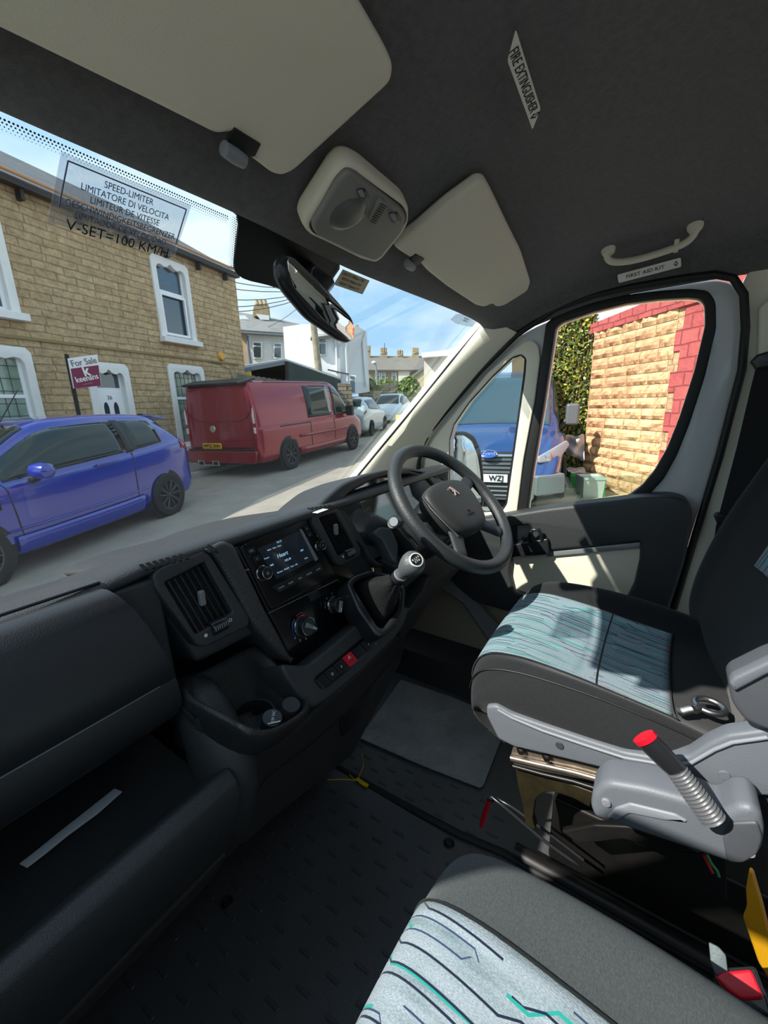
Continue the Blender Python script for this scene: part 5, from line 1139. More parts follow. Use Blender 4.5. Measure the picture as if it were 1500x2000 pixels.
def frontdoor():
    a, b, c, d = doorr; m, hw, bot, top = surround('D', a, b, c, d, True)
    P = (HP + HT*.08, HS, Vector((0, 0, 1)), -HT); hw += .01; dt = 2.12
    fr = plate('door_frame', [sq(m-hw, m+hw, bot, top+.06), sq(m-hw+.05, m+hw-.05, dt+.05, top-.02)], P, .05, UPVC, house, bevel=.004)
    plate('fanlight', [sq(m-hw, m+hw, dt, top)], (HP + HT*.10, HS, Vector((0, 0, 1)), -HT), .01, GLW, fr, smooth=False)
    dr = plate('front_door', [sq(m-hw+.05, m+hw-.05, bot, dt)], (HP + HT*.07, HS, Vector((0, 0, 1)), -HT), .05, UPVC, house, bevel=.006)
    Q = (HP + HT*.066, HS, Vector((0, 0, 1)), -HT)
    for x in (m-.11, m+.11):
        o = [(x-.055, 1.05), (x+.055, 1.05), (x+.055, 1.78), (x+.03, 1.86), (x, 1.88), (x-.03, 1.86), (x-.055, 1.78)]
        plate('glass_slit', [o], Q, .01, GLW, dr, smooth=False)
    text('house_number', '26', H(m, 1.97, .064), HS, -HT, .11, mat('number_grey', '#55585c', .5), dr, th=.002)
    tube('door_handle', [H(m+.24, 1.15, .05), H(m+.24, 1.27, .05)], .012, mat('brass', '#c09a3c', .3, 1), dr, n=8)
    box('door_step', H(m, .33, -.12), (1.0, .25, .12), WSTN, house, rot=GA)
frontdoor()
lathe('alarm_box', [(.001, .07), (.09, .065), (.12, .03), (.125, 0), (.001, 0)], UP(431, 696, HP, HT), -HT, mat('orange_alarm_box', '#e0a13a', .4), house, n=24)
dp = UP(273, 815, HP, HT); box('key_safe', dp - HT*.03, (.10, .06, .16), BLKS, house, rot=GA, bevel=.015)
tube('cable', [UP(x, y, HP, HT) - HT*.02 for x, y in [(400, 705), (430, 712), (448, 722), (454, 745), (452, 770)]], .006, GUT, house, n=6)
# --------------------------------------------------------------- estate agent's board
bd = thing('for_sale_board', 'maroon and white For Sale board on a dark post in front of the stone house', 'sign', tuple(UGd(162, 870)))
BP0 = HP - HT*.75
a, b = UP(131, 698, BP0, HT), UP(163, 855, BP0, HT); b = Vector((b.x + (b.x-a.x)*.3, b.y + (b.y-a.y)*.3, .25))
tube('post', [a + Vector((0, 0, .05)), b], .035, mat('dark_timber', '#2a2623', .8), bd, n=4)
bc_ = [UP(x, y, BP0 - HT*.05, HT) for x, y in ((133, 700), (190, 692), (198, 753), (144, 759))]
nb_ = (bc_[1]-bc_[0]).cross(bc_[2]-bc_[1]).normalized(); nb_ = nb_ if nb_.dot(C0-bc_[0]) > 0 else -nb_
rt_ = (bc_[1]-bc_[0]).normalized(); Wb = (bc_[1]-bc_[0]).length; Hb = (bc_[3]-bc_[0]).length; dn_ = (bc_[3]-bc_[0]).normalized()
p_ = plate('board', [bc_], frame_of(bc_[0], nb_), .02, WHITE, bd, smooth=False)
r0_ = bc_[0].lerp(bc_[3], .34); r1_ = bc_[1].lerp(bc_[2], .34)
plate('maroon_field', [[r0_ + nb_*.004 + rt_*.01, r1_ + nb_*.004 - rt_*.01, bc_[2] + nb_*.004 - rt_*.01, bc_[3] + nb_*.004 + rt_*.01]], frame_of(bc_[0] + nb_*.005, nb_), .003, mat('maroon', '#7a1840', .5), p_, smooth=False)
cc_ = (bc_[0]+bc_[1]+bc_[2]+bc_[3])/4
text('board_text', 'For Sale', cc_ - dn_*Hb*.33 + nb_*.008, rt_, nb_, .15, mat('grey_ink', '#6b6467', .6), p_, th=.001)
text('board_text', 'k', cc_ - dn_*Hb*.02 + nb_*.010, rt_, nb_, .26, WHITE, p_, th=.001, bold=.006)
text('board_text', 'keenans', cc_ + dn_*Hb*.22 + nb_*.010, rt_, nb_, .135, WHITE, p_, th=.001, bold=.002)
text('board_text', '01282 710204' if False else '- - - - - -', cc_ + dn_*Hb*.40 + nb_*.010, rt_, nb_, .05, WHITE, p_, th=.001)
# --------------------------------------------------------------- background row
def vpl(px, D):
    d = ray(px, 790); d.z = 0; d.normalize(); P = C0 + d*D; P.z = 0; return P, d
def bg(name, pts, D, th, m, parent, ref=600, holes=(), smooth=False, bevel=0):
    P, d = vpl(ref, D)
    o = pxplate(name, pts, P, -d, th, m, parent, holes=holes, bevel=bevel, smooth=smooth); return o
def bgwin(parent, x0, y0, x1, y1, D, ref=600, sk=0, glassm=None):
    f = bg('window', [(x0, y0), (x1, y0+sk), (x1+.5, y1+sk), (x0+.5, y1)], D-.12, .1, UPVC, parent, ref)
    w = x1-x0; h = y1-y0
    bg('pane', [(x0+w*.14, y0+h*.3), (x1-w*.14, y0+h*.3+sk*.8), (x1-w*.14, y1-h*.08+sk), (x0+w*.14, y1-h*.08)], D-.16, .02, glassm or GLW, f, ref)
    bg('pane', [(x0+w*.14, y0+h*.07), (x1-w*.14, y0+h*.07+sk*.8), (x1-w*.14, y0+h*.22+sk), (x0+w*.14, y0+h*.22)], D-.16, .02, glassm or GLW, f, ref)
CRM = mat('cream_render', '#d2cbbf', .85, var=.06, vscale=1); GRN = mat('pale_grey_render', '#d9d8d6', .85, var=.06, vscale=1); PNK = mat('buff_render', '#c4a88b', .85, var=.08, vscale=1)
WHR = mat('white_render', '#eef0f1', .8, var=.05, vscale=1)
SLT = mat('grey_slate', '#7c7b79', .85, var=.2, vscale=3, bump=.5, bscale=10, bdist=.03)
CHM = mat('chimney_stone', '#9b8665', .9, var=.35, vscale=4)
def rowhouse():
    h = thing('terraced_row', 'cream and grey rendered terrace with slate roof behind the picket fence', 'house', tuple(vpl(530, 24)[0]))
    bg('end_wall', [(454, 652), (482, 652), (486, 720), (456, 720)], 24.2, 5, PNK, h)
    bg('rendered_wall', [(481, 653), (574, 658), (578, 730), (486, 730)], 24, 5, GRN, h)
    bg('bay_wall', [(572, 656), (612, 661), (618, 735), (577, 732)], 23.6, 5, WHR, h)
    P, d = vpl(600, 24)
    ev = [UP(x, y, P - d*.3, -d) for x, y in [(452, 648), (482, 651), (575, 657), (612, 660), (690, 664)]]
    P2 = P + d*5
    rd = [UP(x, y, P2, -d) for x, y in [(448, 612), (480, 617), (532, 626), (608, 643), (650, 655)]]
    loft('roof', [ev, rd], SLT, h, smooth=False, solid=.15)
    tube('gutter', [p - d*.1 for p in ev], .07, mat('gutter_grey', '#54585c', .5), h, n=6)
    for w in ((457, 665, 472, 698), (493, 667, 512, 700), (534, 669, 551, 700), (586, 668, 606, 706)): bgwin(h, *w, 24 if w[0] < 580 else 23.6, sk=1)
    tube('downpipe', [UP(x, y, P - d*.3, -d) for x, y in [(483, 655), (485, 680), (490, 712)]], .06, mat('blue_grey_pipe', '#4c556b', .5), h, n=6)
    bg('velux', [(464, 616), (478, 616), (486, 623), (468, 624)], 26.5, .05, mat('pale_glass', '#dfe6ea', .2), h)
    c = bg('chimney', [(494, 606), (496, 598), (508, 592), (524, 595), (526, 620), (494, 616)], 27.5, .8, CHM, h)
    for x in (502, 510, 518):
        b = UP(x, 594, vpl(600, 27.6)[0], d); lathe('chimney_pot', [(.13, 0), (.14, .08), (.11, .12), (.10, .3)], b + Vector((0, 0, -.08)), (0, 0, 1), mat('buff_clay', '#a58d6c', .8), c, n=12)
    bg('chimney_flashing', [(500, 613), (526, 616), (526, 625), (508, 624)], 27.3, .05, mat('lead_flashing', '#cfd2d4', .6), c)
rowhouse()
def whitehouse():
    h = thing('white_rendered_house', 'tall white rendered house with lean side wall behind the red van', 'house', tuple(vpl(670, 20)[0]))
    P, d = vpl(650, 19)
    q = lambda x, y, D: UP(x, y, vpl(650, D)[0], d)
    bg('front_wall', [(612, 655), (657, 652), (660, 745), (618, 738)], 19, 6, WHR, h, 650)
    mesh('gable_wall', [q(655, 640, 19), q(694, 634, 19), q(716, 648, 21), q(722, 765, 21), q(660, 775, 19)], [(0, 1, 2, 3, 4)], mat('grey_white_render', '#c9cdd0', .85, var=.08, vscale=.8), h, solid=3, offs=-1 if False else 1, smooth=False)
    loft('roof', [[q(606, 660, 18.7), q(660, 652, 18.7)], [q(612, 645, 21), q(700, 634, 21)]], SLT, h, smooth=False, solid=.12)
    bgwin(h, 622, 661, 638, 694, 19, 650, 0)
    bgwin(h, 682, 732, 695, 768, 19.0, 650, 1)
    tube('downpipe', [q(x, y, 18.9) for x, y in [(654, 650), (657, 690), (659, 735)]], .05, mat('pipe_white', '#d8d8d8', .4), h, n=6)
    tube('downpipe', [q(x, y, 18.9) for x, y in [(674, 650), (677, 700), (679, 745)]], .05, mat('pipe_white', '#d8d8d8', .4), h, n=6)
    tube('downpipe', [q(x, y, 20.6) for x, y in [(715, 650), (709, 664), (711, 700), (716, 755)]], .06, mat('pipe_white', '#d8d8d8', .4), h, n=6)
    tube('cable', [q(x, y, 18.85) for x, y in [(640, 722), (665, 728), (682, 731)]], .03, GUT, h, n=5)
whitehouse()
def carport():
    h = thing('corrugated_carport', 'dark green corrugated carport with a grey flat roof behind the picket fence', 'carport', tuple(vpl(560, 15)[0]))
    q = lambda x, y, D: UP(x, y, vpl(560, D)[0], vpl(560, D)[1])
    loft('roof', [[q(458, 722, 14), q(556, 704, 14), q(664, 740, 17)], [q(458, 716, 18), q(556, 700, 18), q(664, 736, 19)]], mat('roof_felt_grey', '#8e9294', .7), h, smooth=False, solid=.12)
    n = 42; a, b = q(562, 706, 14), q(664, 742, 17); c, e = q(564, 775, 14), q(662, 775, 17); r0, r1 = [], []
    nn = (b-a).cross(Vector((0, 0, 1))).normalized()
    for i in range(n):
        o = nn*(.03*(1 if i % 2 else -1)); r0.append(a.lerp(b, i/(n-1)) + o); r1.append(c.lerp(e, i/(n-1)) + o)
    loft('corrugated_side', [r0, r1], mat('dark_green_sheet', '#39463f', .55), h, smooth=False, solid=.02)
    bg('back_wall', [(470, 720), (560, 706), (562, 770), (470, 770)], 17.5, .1, mat('dark_interior_boards', '#3b3530', .9), h, 560)
    for x in (560, 662): tube('post', [q(x, 706 if x < 600 else 742, 14 if x < 600 else 17), q(x+3, 780, 14 if x < 600 else 17)], .06, GUT, h, n=6)
carport()
def picket():
    f = thing('picket_fence', 'weathered grey picket fence between stone house and carport', 'fence', tuple(vpl(520, 13.4)[0]))
    q = lambda x, y, D=13.4: UP(x, y, vpl(520, D)[0], vpl(520, D)[1])
    TM = mat('weathered_timber', '#8f887a', .9, var=.3, vscale=8)
    _, d = vpl(520, 13.4); n = 30
    obs = []
    for i in range(n):
        x = 464 + i*3.45; y = 732 + i*.55 - (1.5 if i % 3 == 0 else 0)
        a, b = q(x, y), q(x+2, 775); w = Vector((d.y, -d.x, 0))*.035
        obs.append(plate('picket', [[a - w, a + Vector((0, 0, .05)), a + w, b + w, b - w]], frame_of(a, -d), .02, TM, None, smooth=False))
    for o in obs: put(o, f)
    for y in (742, 764): tube('rail', [q(463, y) + d*.04, q(566, y+9) + d*.04], .03, TM, f, n=4)
picket()
yb = thing('yellow_crate', 'yellow and blue box standing above the picket fence under the carport', 'box', tuple(vpl(482, 14)[0]))
bg('box_body', [(473, 723), (490, 721), (492, 735), (475, 736)], 13.9, .4, YEL, yb, 482); bg('box_lid', [(474, 719), (489, 718), (492, 723), (473, 725)], 13.85, .45, mat('dull_blue', '#5d79a0', .6), yb, 482)
# telegraph pole and wires
def pole():
    P, d = vpl(620, 17.2)
    p = thing('telegraph_pole', 'tall weathered wooden telegraph pole in front of the white house', 'pole', tuple(P))
    top = UP(604, 560, P, d); bot = UP(629, 780, P, d)
    tube('pole_shaft', [top, bot], [.11, .15], mat('pole_timber', '#968d78', .9, var=.3, vscale=5), p, n=12)
    for i, (x, y) in enumerate([(430, 545), (430, 560), (440, 585), (440, 600), (450, 610), (520, 640), (450, 520), (606, 700)][:7]):
        far = UP(x, y, vpl(470, 26 if x > 500 else 14)[0], d)
        a = top + Vector((.02*i, 0, -.06*i)); m = a.lerp(far, .5) - Vector((0, 0, .25))
        t = tube('overhead_wire', [a.lerp(m, k/5).lerp(m.lerp(far, k/5), k/5) for k in range(6)], .012, mat('wire_black', '#2b2d30', .6), None, n=5)
        tag(t, 'thin black overhead wire running from the wooden telegraph pole', 'wire', 'overhead wires from the telegraph pole')
pole()
# garden walls, hedge, far terraces, lamp
STW = stone('grey_garden_stone', math.radians(60), .35, .14, '#9b9079', '#80776a', '#5c574c', .015, .9, 1.0, .35)
w = bg('garden_wall', [(659, 748), (686, 750), (690, 800), (662, 800)], 16, .4, STW, None, 660); tag(w, 'dark stone garden wall between carport and white house', 'wall')
w = bg('garden_wall', [(700, 768), (722, 762), (744, 764), (748, 748), (776, 748), (778, 800), (702, 800)], 25, .4, STW, None, 740); tag(w, 'rough pale stone wall behind the parked silver cars', 'wall')
w = bg('timber_gate', [(686, 775), (702, 774), (704, 800), (688, 800)], 17.5, .05, mat('orange_timber', '#a77a4b', .8, var=.2, vscale=10), None, 690); tag(w, 'small brown timber gate beside the dark stone wall', 'gate')
def leaves(name, faces_pts, n, size, cols, parent=None, spread=.15, seed=3):
    rnd = random.Random(seed); vs, fs, mi = [], [], []
    for i in range(n):
        p, nn = faces_pts(rnd); s = size*rnd.uniform(.6, 1.4)
        a = Vector((rnd.gauss(0, 1), rnd.gauss(0, 1), rnd.gauss(0, 1))).normalized(); nn = (nn + a*.9).normalized(); u = nn.orthogonal().normalized()
        u = (u*math.cos(i) + nn.cross(u)*math.sin(i)); v = nn.cross(u); b = len(vs); p = p + nn*rnd.uniform(-spread, spread)*.5
        vs += [p - u*s, p - v*s*.55 + u*s*.1, p + u*s, p + v*s*.55 + u*s*.1]; fs.append((b, b+1, b+2, b+3)); mi.append(rnd.randrange(len(cols)))
    o = mesh(name, vs, fs, None, parent, smooth=False)
    for c in cols: o.data.materials.append(c)
    for p, k in zip(o.data.polygons, mi): p.material_index = k
    return o
LG = [mat('leaf_dark', '#33471f', .6), mat('leaf_mid', '#55702b', .6), mat('leaf_light', '#7f9440', .6)]
def blob(cx, cy, rx, ry, D, depth=1.0):
    P, d = vpl(cx, D); c = UP(cx, cy, P, d); sc = (c - C0).length/F
    def f(rnd):
        th = rnd.uniform(0, math.tau); ph = math.acos(rnd.uniform(-1, 1)); n = Vector((math.sin(ph)*math.cos(th), math.sin(ph)*math.sin(th), math.cos(ph)))
        return c + Vector((n.x*rx*sc*depth, n.y*rx*sc*depth, n.z*ry*sc)), n
    return f, c, sc
def bush(name, label, cx, cy, rx, ry, D, n, size, cols=LG, cat='hedge'):
    f, c, sc = blob(cx, cy, rx, ry, D)
    t = thing(name, label, cat, (c.x, c.y, c.z - ry*sc))
    rows = []
    for i in range(9):
        ph = math.pi*i/8; rows.append([c + Vector((math.sin(ph)*math.cos(a)*rx*sc*.93, math.sin(ph)*math.sin(a)*rx*sc*.93, math.cos(ph)*ry*sc*.93)) for a in [k*math.tau/16 for k in range(16)]])
    loft('branches', rows, cols[0], t, closed=True)
    leaves('foliage', f, n, size, cols, t)
bush('clipped_hedge', 'rounded green conifer hedge at the end of the pale stone wall', 799, 770, 21, 30, 31, 2500, .14)
bush('garden_hedge', 'low green hedge in front of the far terrace, behind the stone wall', 745, 752, 30, 9, 34, 2200, .18)
bush('garden_bush', 'small green bush above the stone wall left of the lamp post', 718, 750, 12, 8, 30, 900, .14, cat='bush')
def farrow():
    h = thing('far_terrace', 'distant stone terrace with four chimneys on the skyline', 'house', tuple(vpl(770, 60)[0]))
    bg('stone_front', [(716, 724), (832, 724), (832, 765), (718, 765)], 60, 6, mat('far_stone', '#8e7f66', .9, var=.2, vscale=.6), h, 770)
    bg('rendered_front', [(778, 723), (800, 723), (800, 745), (778, 745)], 59.8, .2, CRM, h, 770)
    P, d = vpl(770, 60)
    loft('roof', [[UP(x, 725, P - d*.5, d) for x in (714, 832)], [UP(x, 698, P + d*5, d) for x in (716, 828)]], mat('far_slate', '#6d6964', .9, var=.1, vscale=.5), h, smooth=False, solid=.2)
    for a, b, t in ((716, 723, 684), (743, 756, 688), (775, 788, 693), (805, 818, 688)):
        c = bg('chimney', [(a, t+2), (b, t), (b, 706), (a, 706)], 64, 1.2, CHM, h, 770)
        for k in range(3): lathe('chimney_pot', [(.2, 0), (.2, .6)], UP(a + (b-a)*(k+.6)/3.4, t, vpl(770, 64)[0], d), (0, 0, 1), CHM, c, n=8)
    for x in (733, 744, 765, 787): bgwin(h, x, 728, x+9, 745, 60, 770)
    tube('aerial', [UP(751, 688, vpl(770, 62)[0], d), UP(751, 670, vpl(770, 62)[0], d)], .05, GUT, h, n=4)
    tube('aerial', [UP(782, 693, vpl(770, 62)[0], d), UP(782, 683, vpl(770, 62)[0], d)], .05, GUT, h, n=4)
    h2 = thing('stone_cottage', 'stone gable end behind the conifer hedge, right of the far terrace', 'house', tuple(vpl(815, 45)[0]))
    bg('gable', [(792, 742), (820, 722), (830, 716), (840, 760), (795, 760)], 45, 4, mat('pale_far_stone', '#b2a383', .9, var=.2, vscale=1), h2, 800)
    bg('verge', [(790, 744), (830, 714), (831, 718), (792, 747)], 44.8, 4.4, SLT, h2, 800)
    l = thing('street_lamp', 'pale grey street lamp in front of the far terrace', 'lamp post', tuple(vpl(735, 32)[0]))
    P, d = vpl(735, 32); tube('lamp_pole', [UP(737, 752, P, d), UP(734, 715, P, d), UP(733, 708, P, d)], .07, LGREY, l, n=8)
    tube('lamp_head', [UP(734, 708, P, d), UP(730, 708, P, d), UP(727, 710, P, d)], [.06, .14, .1], LABEL, l, n=8)
    g = thing('white_flat_roof_building', 'white flat-roofed building edge above the blue van', 'building', tuple(vpl(860, 14)[0]))
    bg('fascia', [(823, 689), (940, 676), (940, 690), (824, 698)], 14, 3, WHR, g, 850); bg('side_wall', [(828, 696), (940, 688), (940, 760), (828, 760)], 14.3, 2.5, CRM, g, 850)
farrow()
# --------------------------------------------------------------- right side: stone wall, ivy, boxes
WA_ = math.radians(42); wS = Vector((math.cos(WA_), math.sin(WA_), 0)); wN = Vector((-math.sin(WA_), math.cos(WA_), 0))
wP = UGd(1177, 955)
def Wl(px, py, o=0): return UP(px, py, wP + wN*o, wN)
WSTO = stone('orange_rockface_stone', WA_, .38, .135, '#dcb88e', '#d2ad86', '#bd9c80', .010, 1.0, 1.6, .38, squash=.6)
def wl(s, z): return wP + wS*s + Vector((0, 0, z - wP.z))
sw = thing('yard_wall', 'sunlit rock-faced stone wall with red painted coping beside the driver window', 'wall', tuple(wP))
s1 = (Wl(1157, 700)-wP).dot(wS); zt = Wl(1157, 650).z
plate('stone_face', [[(s1, 0), (-2.4, 0), (-2.4, zt+.05-wP.z), (s1, zt-wP.z)]], (wP, wS, Vector((0, 0, 1)), wN), .35, WSTO, sw, smooth=False)
REDB = stone('red_painted_brick', WA_, .24, .16, '#b5605d', '#a85453', '#964b4a', .012, .7, .7, .2)
plate('coping', [[(s1+.05, zt-.02-wP.z), (-1.9, zt+.02-wP.z), (-1.9, zt+.26-wP.z), (s1+.05, zt+.12-wP.z)]], (wP + wN*.05, wS, Vector((0, 0, 1)), wN), .45, REDB, sw, smooth=False)
q0 = (Wl(1322, 700)-wP).dot(wS)
pts = []
for i in range(14):
    z0 = .0 + i*.24; o = .0 if i % 2 else .10; pts += [(q0 + o - .05, z0), (q0 + o - .05, z0+.24)]
plate('quoin', [[(q0-.75, 0)] + pts + [(q0-.75, 14*.24)]], (wP + wN*.02, wS, Vector((0, 0, 1)), wN), .4, REDB, sw, smooth=False)
# rock faces: raised irregular stones in the wall
def rocks():
    rnd = random.Random(5); vs, fs = [], []
    z = wP.z - .1
    while z < zt - .06:
        s = s1 - .02; hgt = rnd.uniform(.13, .17)
        while s > q0 + .12:
            L = rnd.uniform(.22, .48); a, b = s, max(s-L, q0+.05); c = (a+b)/2; nx, nz = 6, 3
            base = len(vs)
            for i in range(nx+1):
                for j in range(nz+1):
                    e = 0 if i in (0, nx) or j in (0, nz) else 1
                    vs.append(wl(a + (b-a)*i/nx*.985, z + hgt*.93*j/nz) + wN*(.006 + e*rnd.uniform(.012, .05)))
            for i in range(nx):
                for j in range(nz): k = base + i*(nz+1) + j; fs.append((k, k+1, k+nz+2, k+nz+1))
            s = b
        z += hgt
    mesh('rock_faced_stones', vs, fs, stone('orange_rock', WA_, .9, .5, '#e6c294', '#d8a880', '#dcb48c', .001, .9, 1.4, .42), sw, smooth=False)
rocks()
# ivy covered wall continuing beyond
d9 = ray(1120, 780); d9.z = 0; d9.normalize()
vP = Wl(1160, 800); vP = Vector((vP.x, vP.y, 0)) + d9*.25
def ivyp(rnd):
    x = rnd.uniform(1052, 1164); y = rnd.uniform(560, 925); p = UP(x, y, vP, d9); return p, -d9
iv = thing('ivy_wall', 'ivy-covered garden wall between the blue van and the stone wall', 'ivy', (vP.x, vP.y, .2))
pxplate('wall_behind', [(1000, 560), (1164, 560), (1168, 940), (1000, 940)], vP + d9*.15, -d9, .2, mat('brown_stone', '#6a5c40', .95), iv, smooth=False, bevel=0)  # plain brown stone backing the leaves
IV = [mat('ivy_dark', '#3f4f22', .55), mat('ivy_mid', '#6a7a30', .5), mat('ivy_yellow', '#a8a83a', .5), mat('ivy_brown', '#6b4f38', .7)]
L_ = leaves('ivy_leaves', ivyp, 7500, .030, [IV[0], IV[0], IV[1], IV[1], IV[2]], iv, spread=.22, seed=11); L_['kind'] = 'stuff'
for i in range(9):
    x = 1075 + i*10; tube('ivy_stem', [UP(x + 6*math.sin(y*.03 + i), y, vP - d9*.03, d9) for y in range(600, 930, 40)], .010, IV[3], iv, n=5)
# flagstone yard
FL = stone('flagstones', math.radians(0), .6, .5, '#b9ad93', '#a99f88', '#7f775f', .012, .3, .3, .2)
nt_ = FL.node_tree
yd = mesh('yard', [UGd(x, y, .012) for x, y in [(1060, 905), (1178, 930), (1330, 1010), (1400, 1120), (1000, 1160), (980, 1060)]], [tuple(range(6))], mat('worn_flagstone', '#b3a88f', .9, var=.25, vscale=3, bump=.5, bscale=25, bdist=.01), None, smooth=False); struct(yd)
def grasstuft():
    rnd = random.Random(2); vs, fs = [], []
    for i in range(120):
        p = UGd(1135 + rnd.gauss(0, 5), 960 + rnd.gauss(0, 6), .012); h = rnd.uniform(.03, .09); a = rnd.uniform(0, 6.3); w_ = Vector((math.cos(a), math.sin(a), 0))*.006; b = len(vs)
        vs += [p - w_, p + w_, p + Vector((rnd.gauss(0, .02), rnd.gauss(0, .02), h))]; fs.append((b, b+1, b+2))
    o = mesh('grass_tuft', vs, fs, LG[1], None, smooth=False); tag(o, 'small tuft of green grass growing between the flagstones', 'grass', kind='stuff')
grasstuft()
# storage boxes and grey sheet
def boxes():
    def crate(name, label, px, py, w, d, h, az, m, m2, lid=None):
        c = UGd(px, py); t = thing(name, label, 'crate', tuple(c))
        R = Matrix.Rotation(az, 3, 'Z'); rows = []
        for k, s in ((0, .9), (h, 1.0), (h, .95), (.02, .85)):
            rows.append([c + R @ Vector((x*s*w/2, y*s*d/2, k)) for x, y in ((-1, -1), (1, -1), (1, 1), (-1, 1))])
        loft('crate_body', rows, m, t, closed=True, caps=True, smooth=False)
        loft('crate_rim', [[c + R @ Vector((x*s*w/2, y*s*d/2, z)) for x, y in ((-1, -1), (1, -1), (1, 1), (-1, 1))] for z, s in ((h-.03, 1.0), (h-.03, 1.05), (h+.005, 1.05), (h+.005, .97))], m2, t, closed=True, smooth=False)
        return t, c, R
    GRB = mat('green_crate', '#2f8f55', .5); CLR = mat('clear_box_plastic', '#b9c4bd', .3); G2 = mat('bright_green_plastic', '#27b35a', .5)
    t, c, R = crate('recycling_crate', 'green recycling crate with crumpled contents at the foot of the ivy', 1122, 950, .38, .28, .24, .5, GRB, G2)
    rnd = random.Random(4); rows = []
    for i in range(7): rows.append([c + R @ Vector(((j/9-.5)*.46, (i/6-.5)*.32, .22 + rnd.uniform(0, .10))) for j in range(10)])
    s = loft('crumpled_bag', rows, mat('grey_bag', '#b9b3b4', .6), None, sub=1, solid=.004); tag(s, 'crumpled pale grey bag heaped inside the green recycling crate', 'bag')
    t, c, R = crate('storage_box', 'clear plastic storage box with green clips beside the green crate', 1150, 968, .36, .30, .30, .45, CLR, CLR)
    for sx in (-1, 1): box('green_clip', c + R @ Vector((.13*sx - .0, -.155, .16)), (.05, .02, .30), G2, t, rot=.45, bevel=.004)
    # grey sheet hanging over something behind the van
    P, d = vpl(1115, 7.2)
    out = [(1086, 850), (1100, 852), (1118, 853), (1138, 850), (1142, 862), (1140, 885), (1134, 904), (1122, 903), (1112, 893), (1098, 890), (1088, 880)]
    rows = []; rnd = random.Random(8)
    for i in range(9):
        row = []
        for j in range(13):
            x = 1086 + 56*j/12; top = 850 + 3*math.sin(j); bot = 880 + (j/12)**1.4*24 - (6 if j == 12 else 0); y = top + (bot-top)*i/8
            row.append(UP(x, y, P, d) + d*(.09*math.sin(j*1.1 + i*.5) + .05*math.sin(i*1.3 - j*.4) + rnd.uniform(-.015, .015)))
        rows.append(row)
    s = loft('grey_sheet', rows, mat('grey_fabric_sheet', '#aaa5a6', .85), None, sub=1, solid=.006); tag(s, 'crumpled grey sheet hanging in front of the ivy above the crates', 'sheet')
boxes()
# iron railings behind the bus, seen in the door mirror
def railings():
    f = thing('iron_railings', 'black spiked iron railings reflected in the driver door mirror', 'railings', (4.2, -5, .1))
    B = mat('black_iron', '#111214', .5)
    for i in range(26):
        p = Vector((2.6 + i*.12, -4.6 + i*.0, .05)); tube('bar', [p, p + Vector((0, 0, 1.7)), p + Vector((0, 0, 1.85))], [.011, .011, .001], B, f, n=5)
    for z in (.25, 1.5): tube('rail', [(2.5, -4.6, z), (5.8, -4.6, z)], .02, B, f, n=5)
railings()
# driver door mirror
def dmirror():
    m = thing('door_mirror', 'black door mirror of the bus seen through the quarter light, showing railings', 'mirror', tuple(U(905, 985, 'x', 1.62)))
    P = U(910, 915, 'x', 1.62); N = (Vector((0, -1, 0))*.86 + Vector((-.62, 0, 0))).normalized()
    pxplate('mirror_housing', [(873, 880), (878, 852), (890, 843), (912, 842), (930, 852), (942, 880), (947, 930), (947, 990), (930, 1000), (884, 1000), (875, 985)], P, N, .09, BLKS, m, r=.02, bevel=.014, segs=4)
    pxplate('mirror_glass', [(879, 875), (883, 858), (892, 850), (906, 850), (922, 862), (933, 890), (939, 930), (940, 982), (925, 988), (885, 988), (880, 975)], P + N*.002, N, .002, mat('mirror', '#e8eaec', .01, 1), m, r=.012, bevel=.0005)
    tube('mirror_arm', [U(900, 1000, 'x', 1.6), U(890, 1020, 'x', 1.5), U(880, 1030, 'x', 1.42)], .02, BLKS, m, n=8)
dmirror()
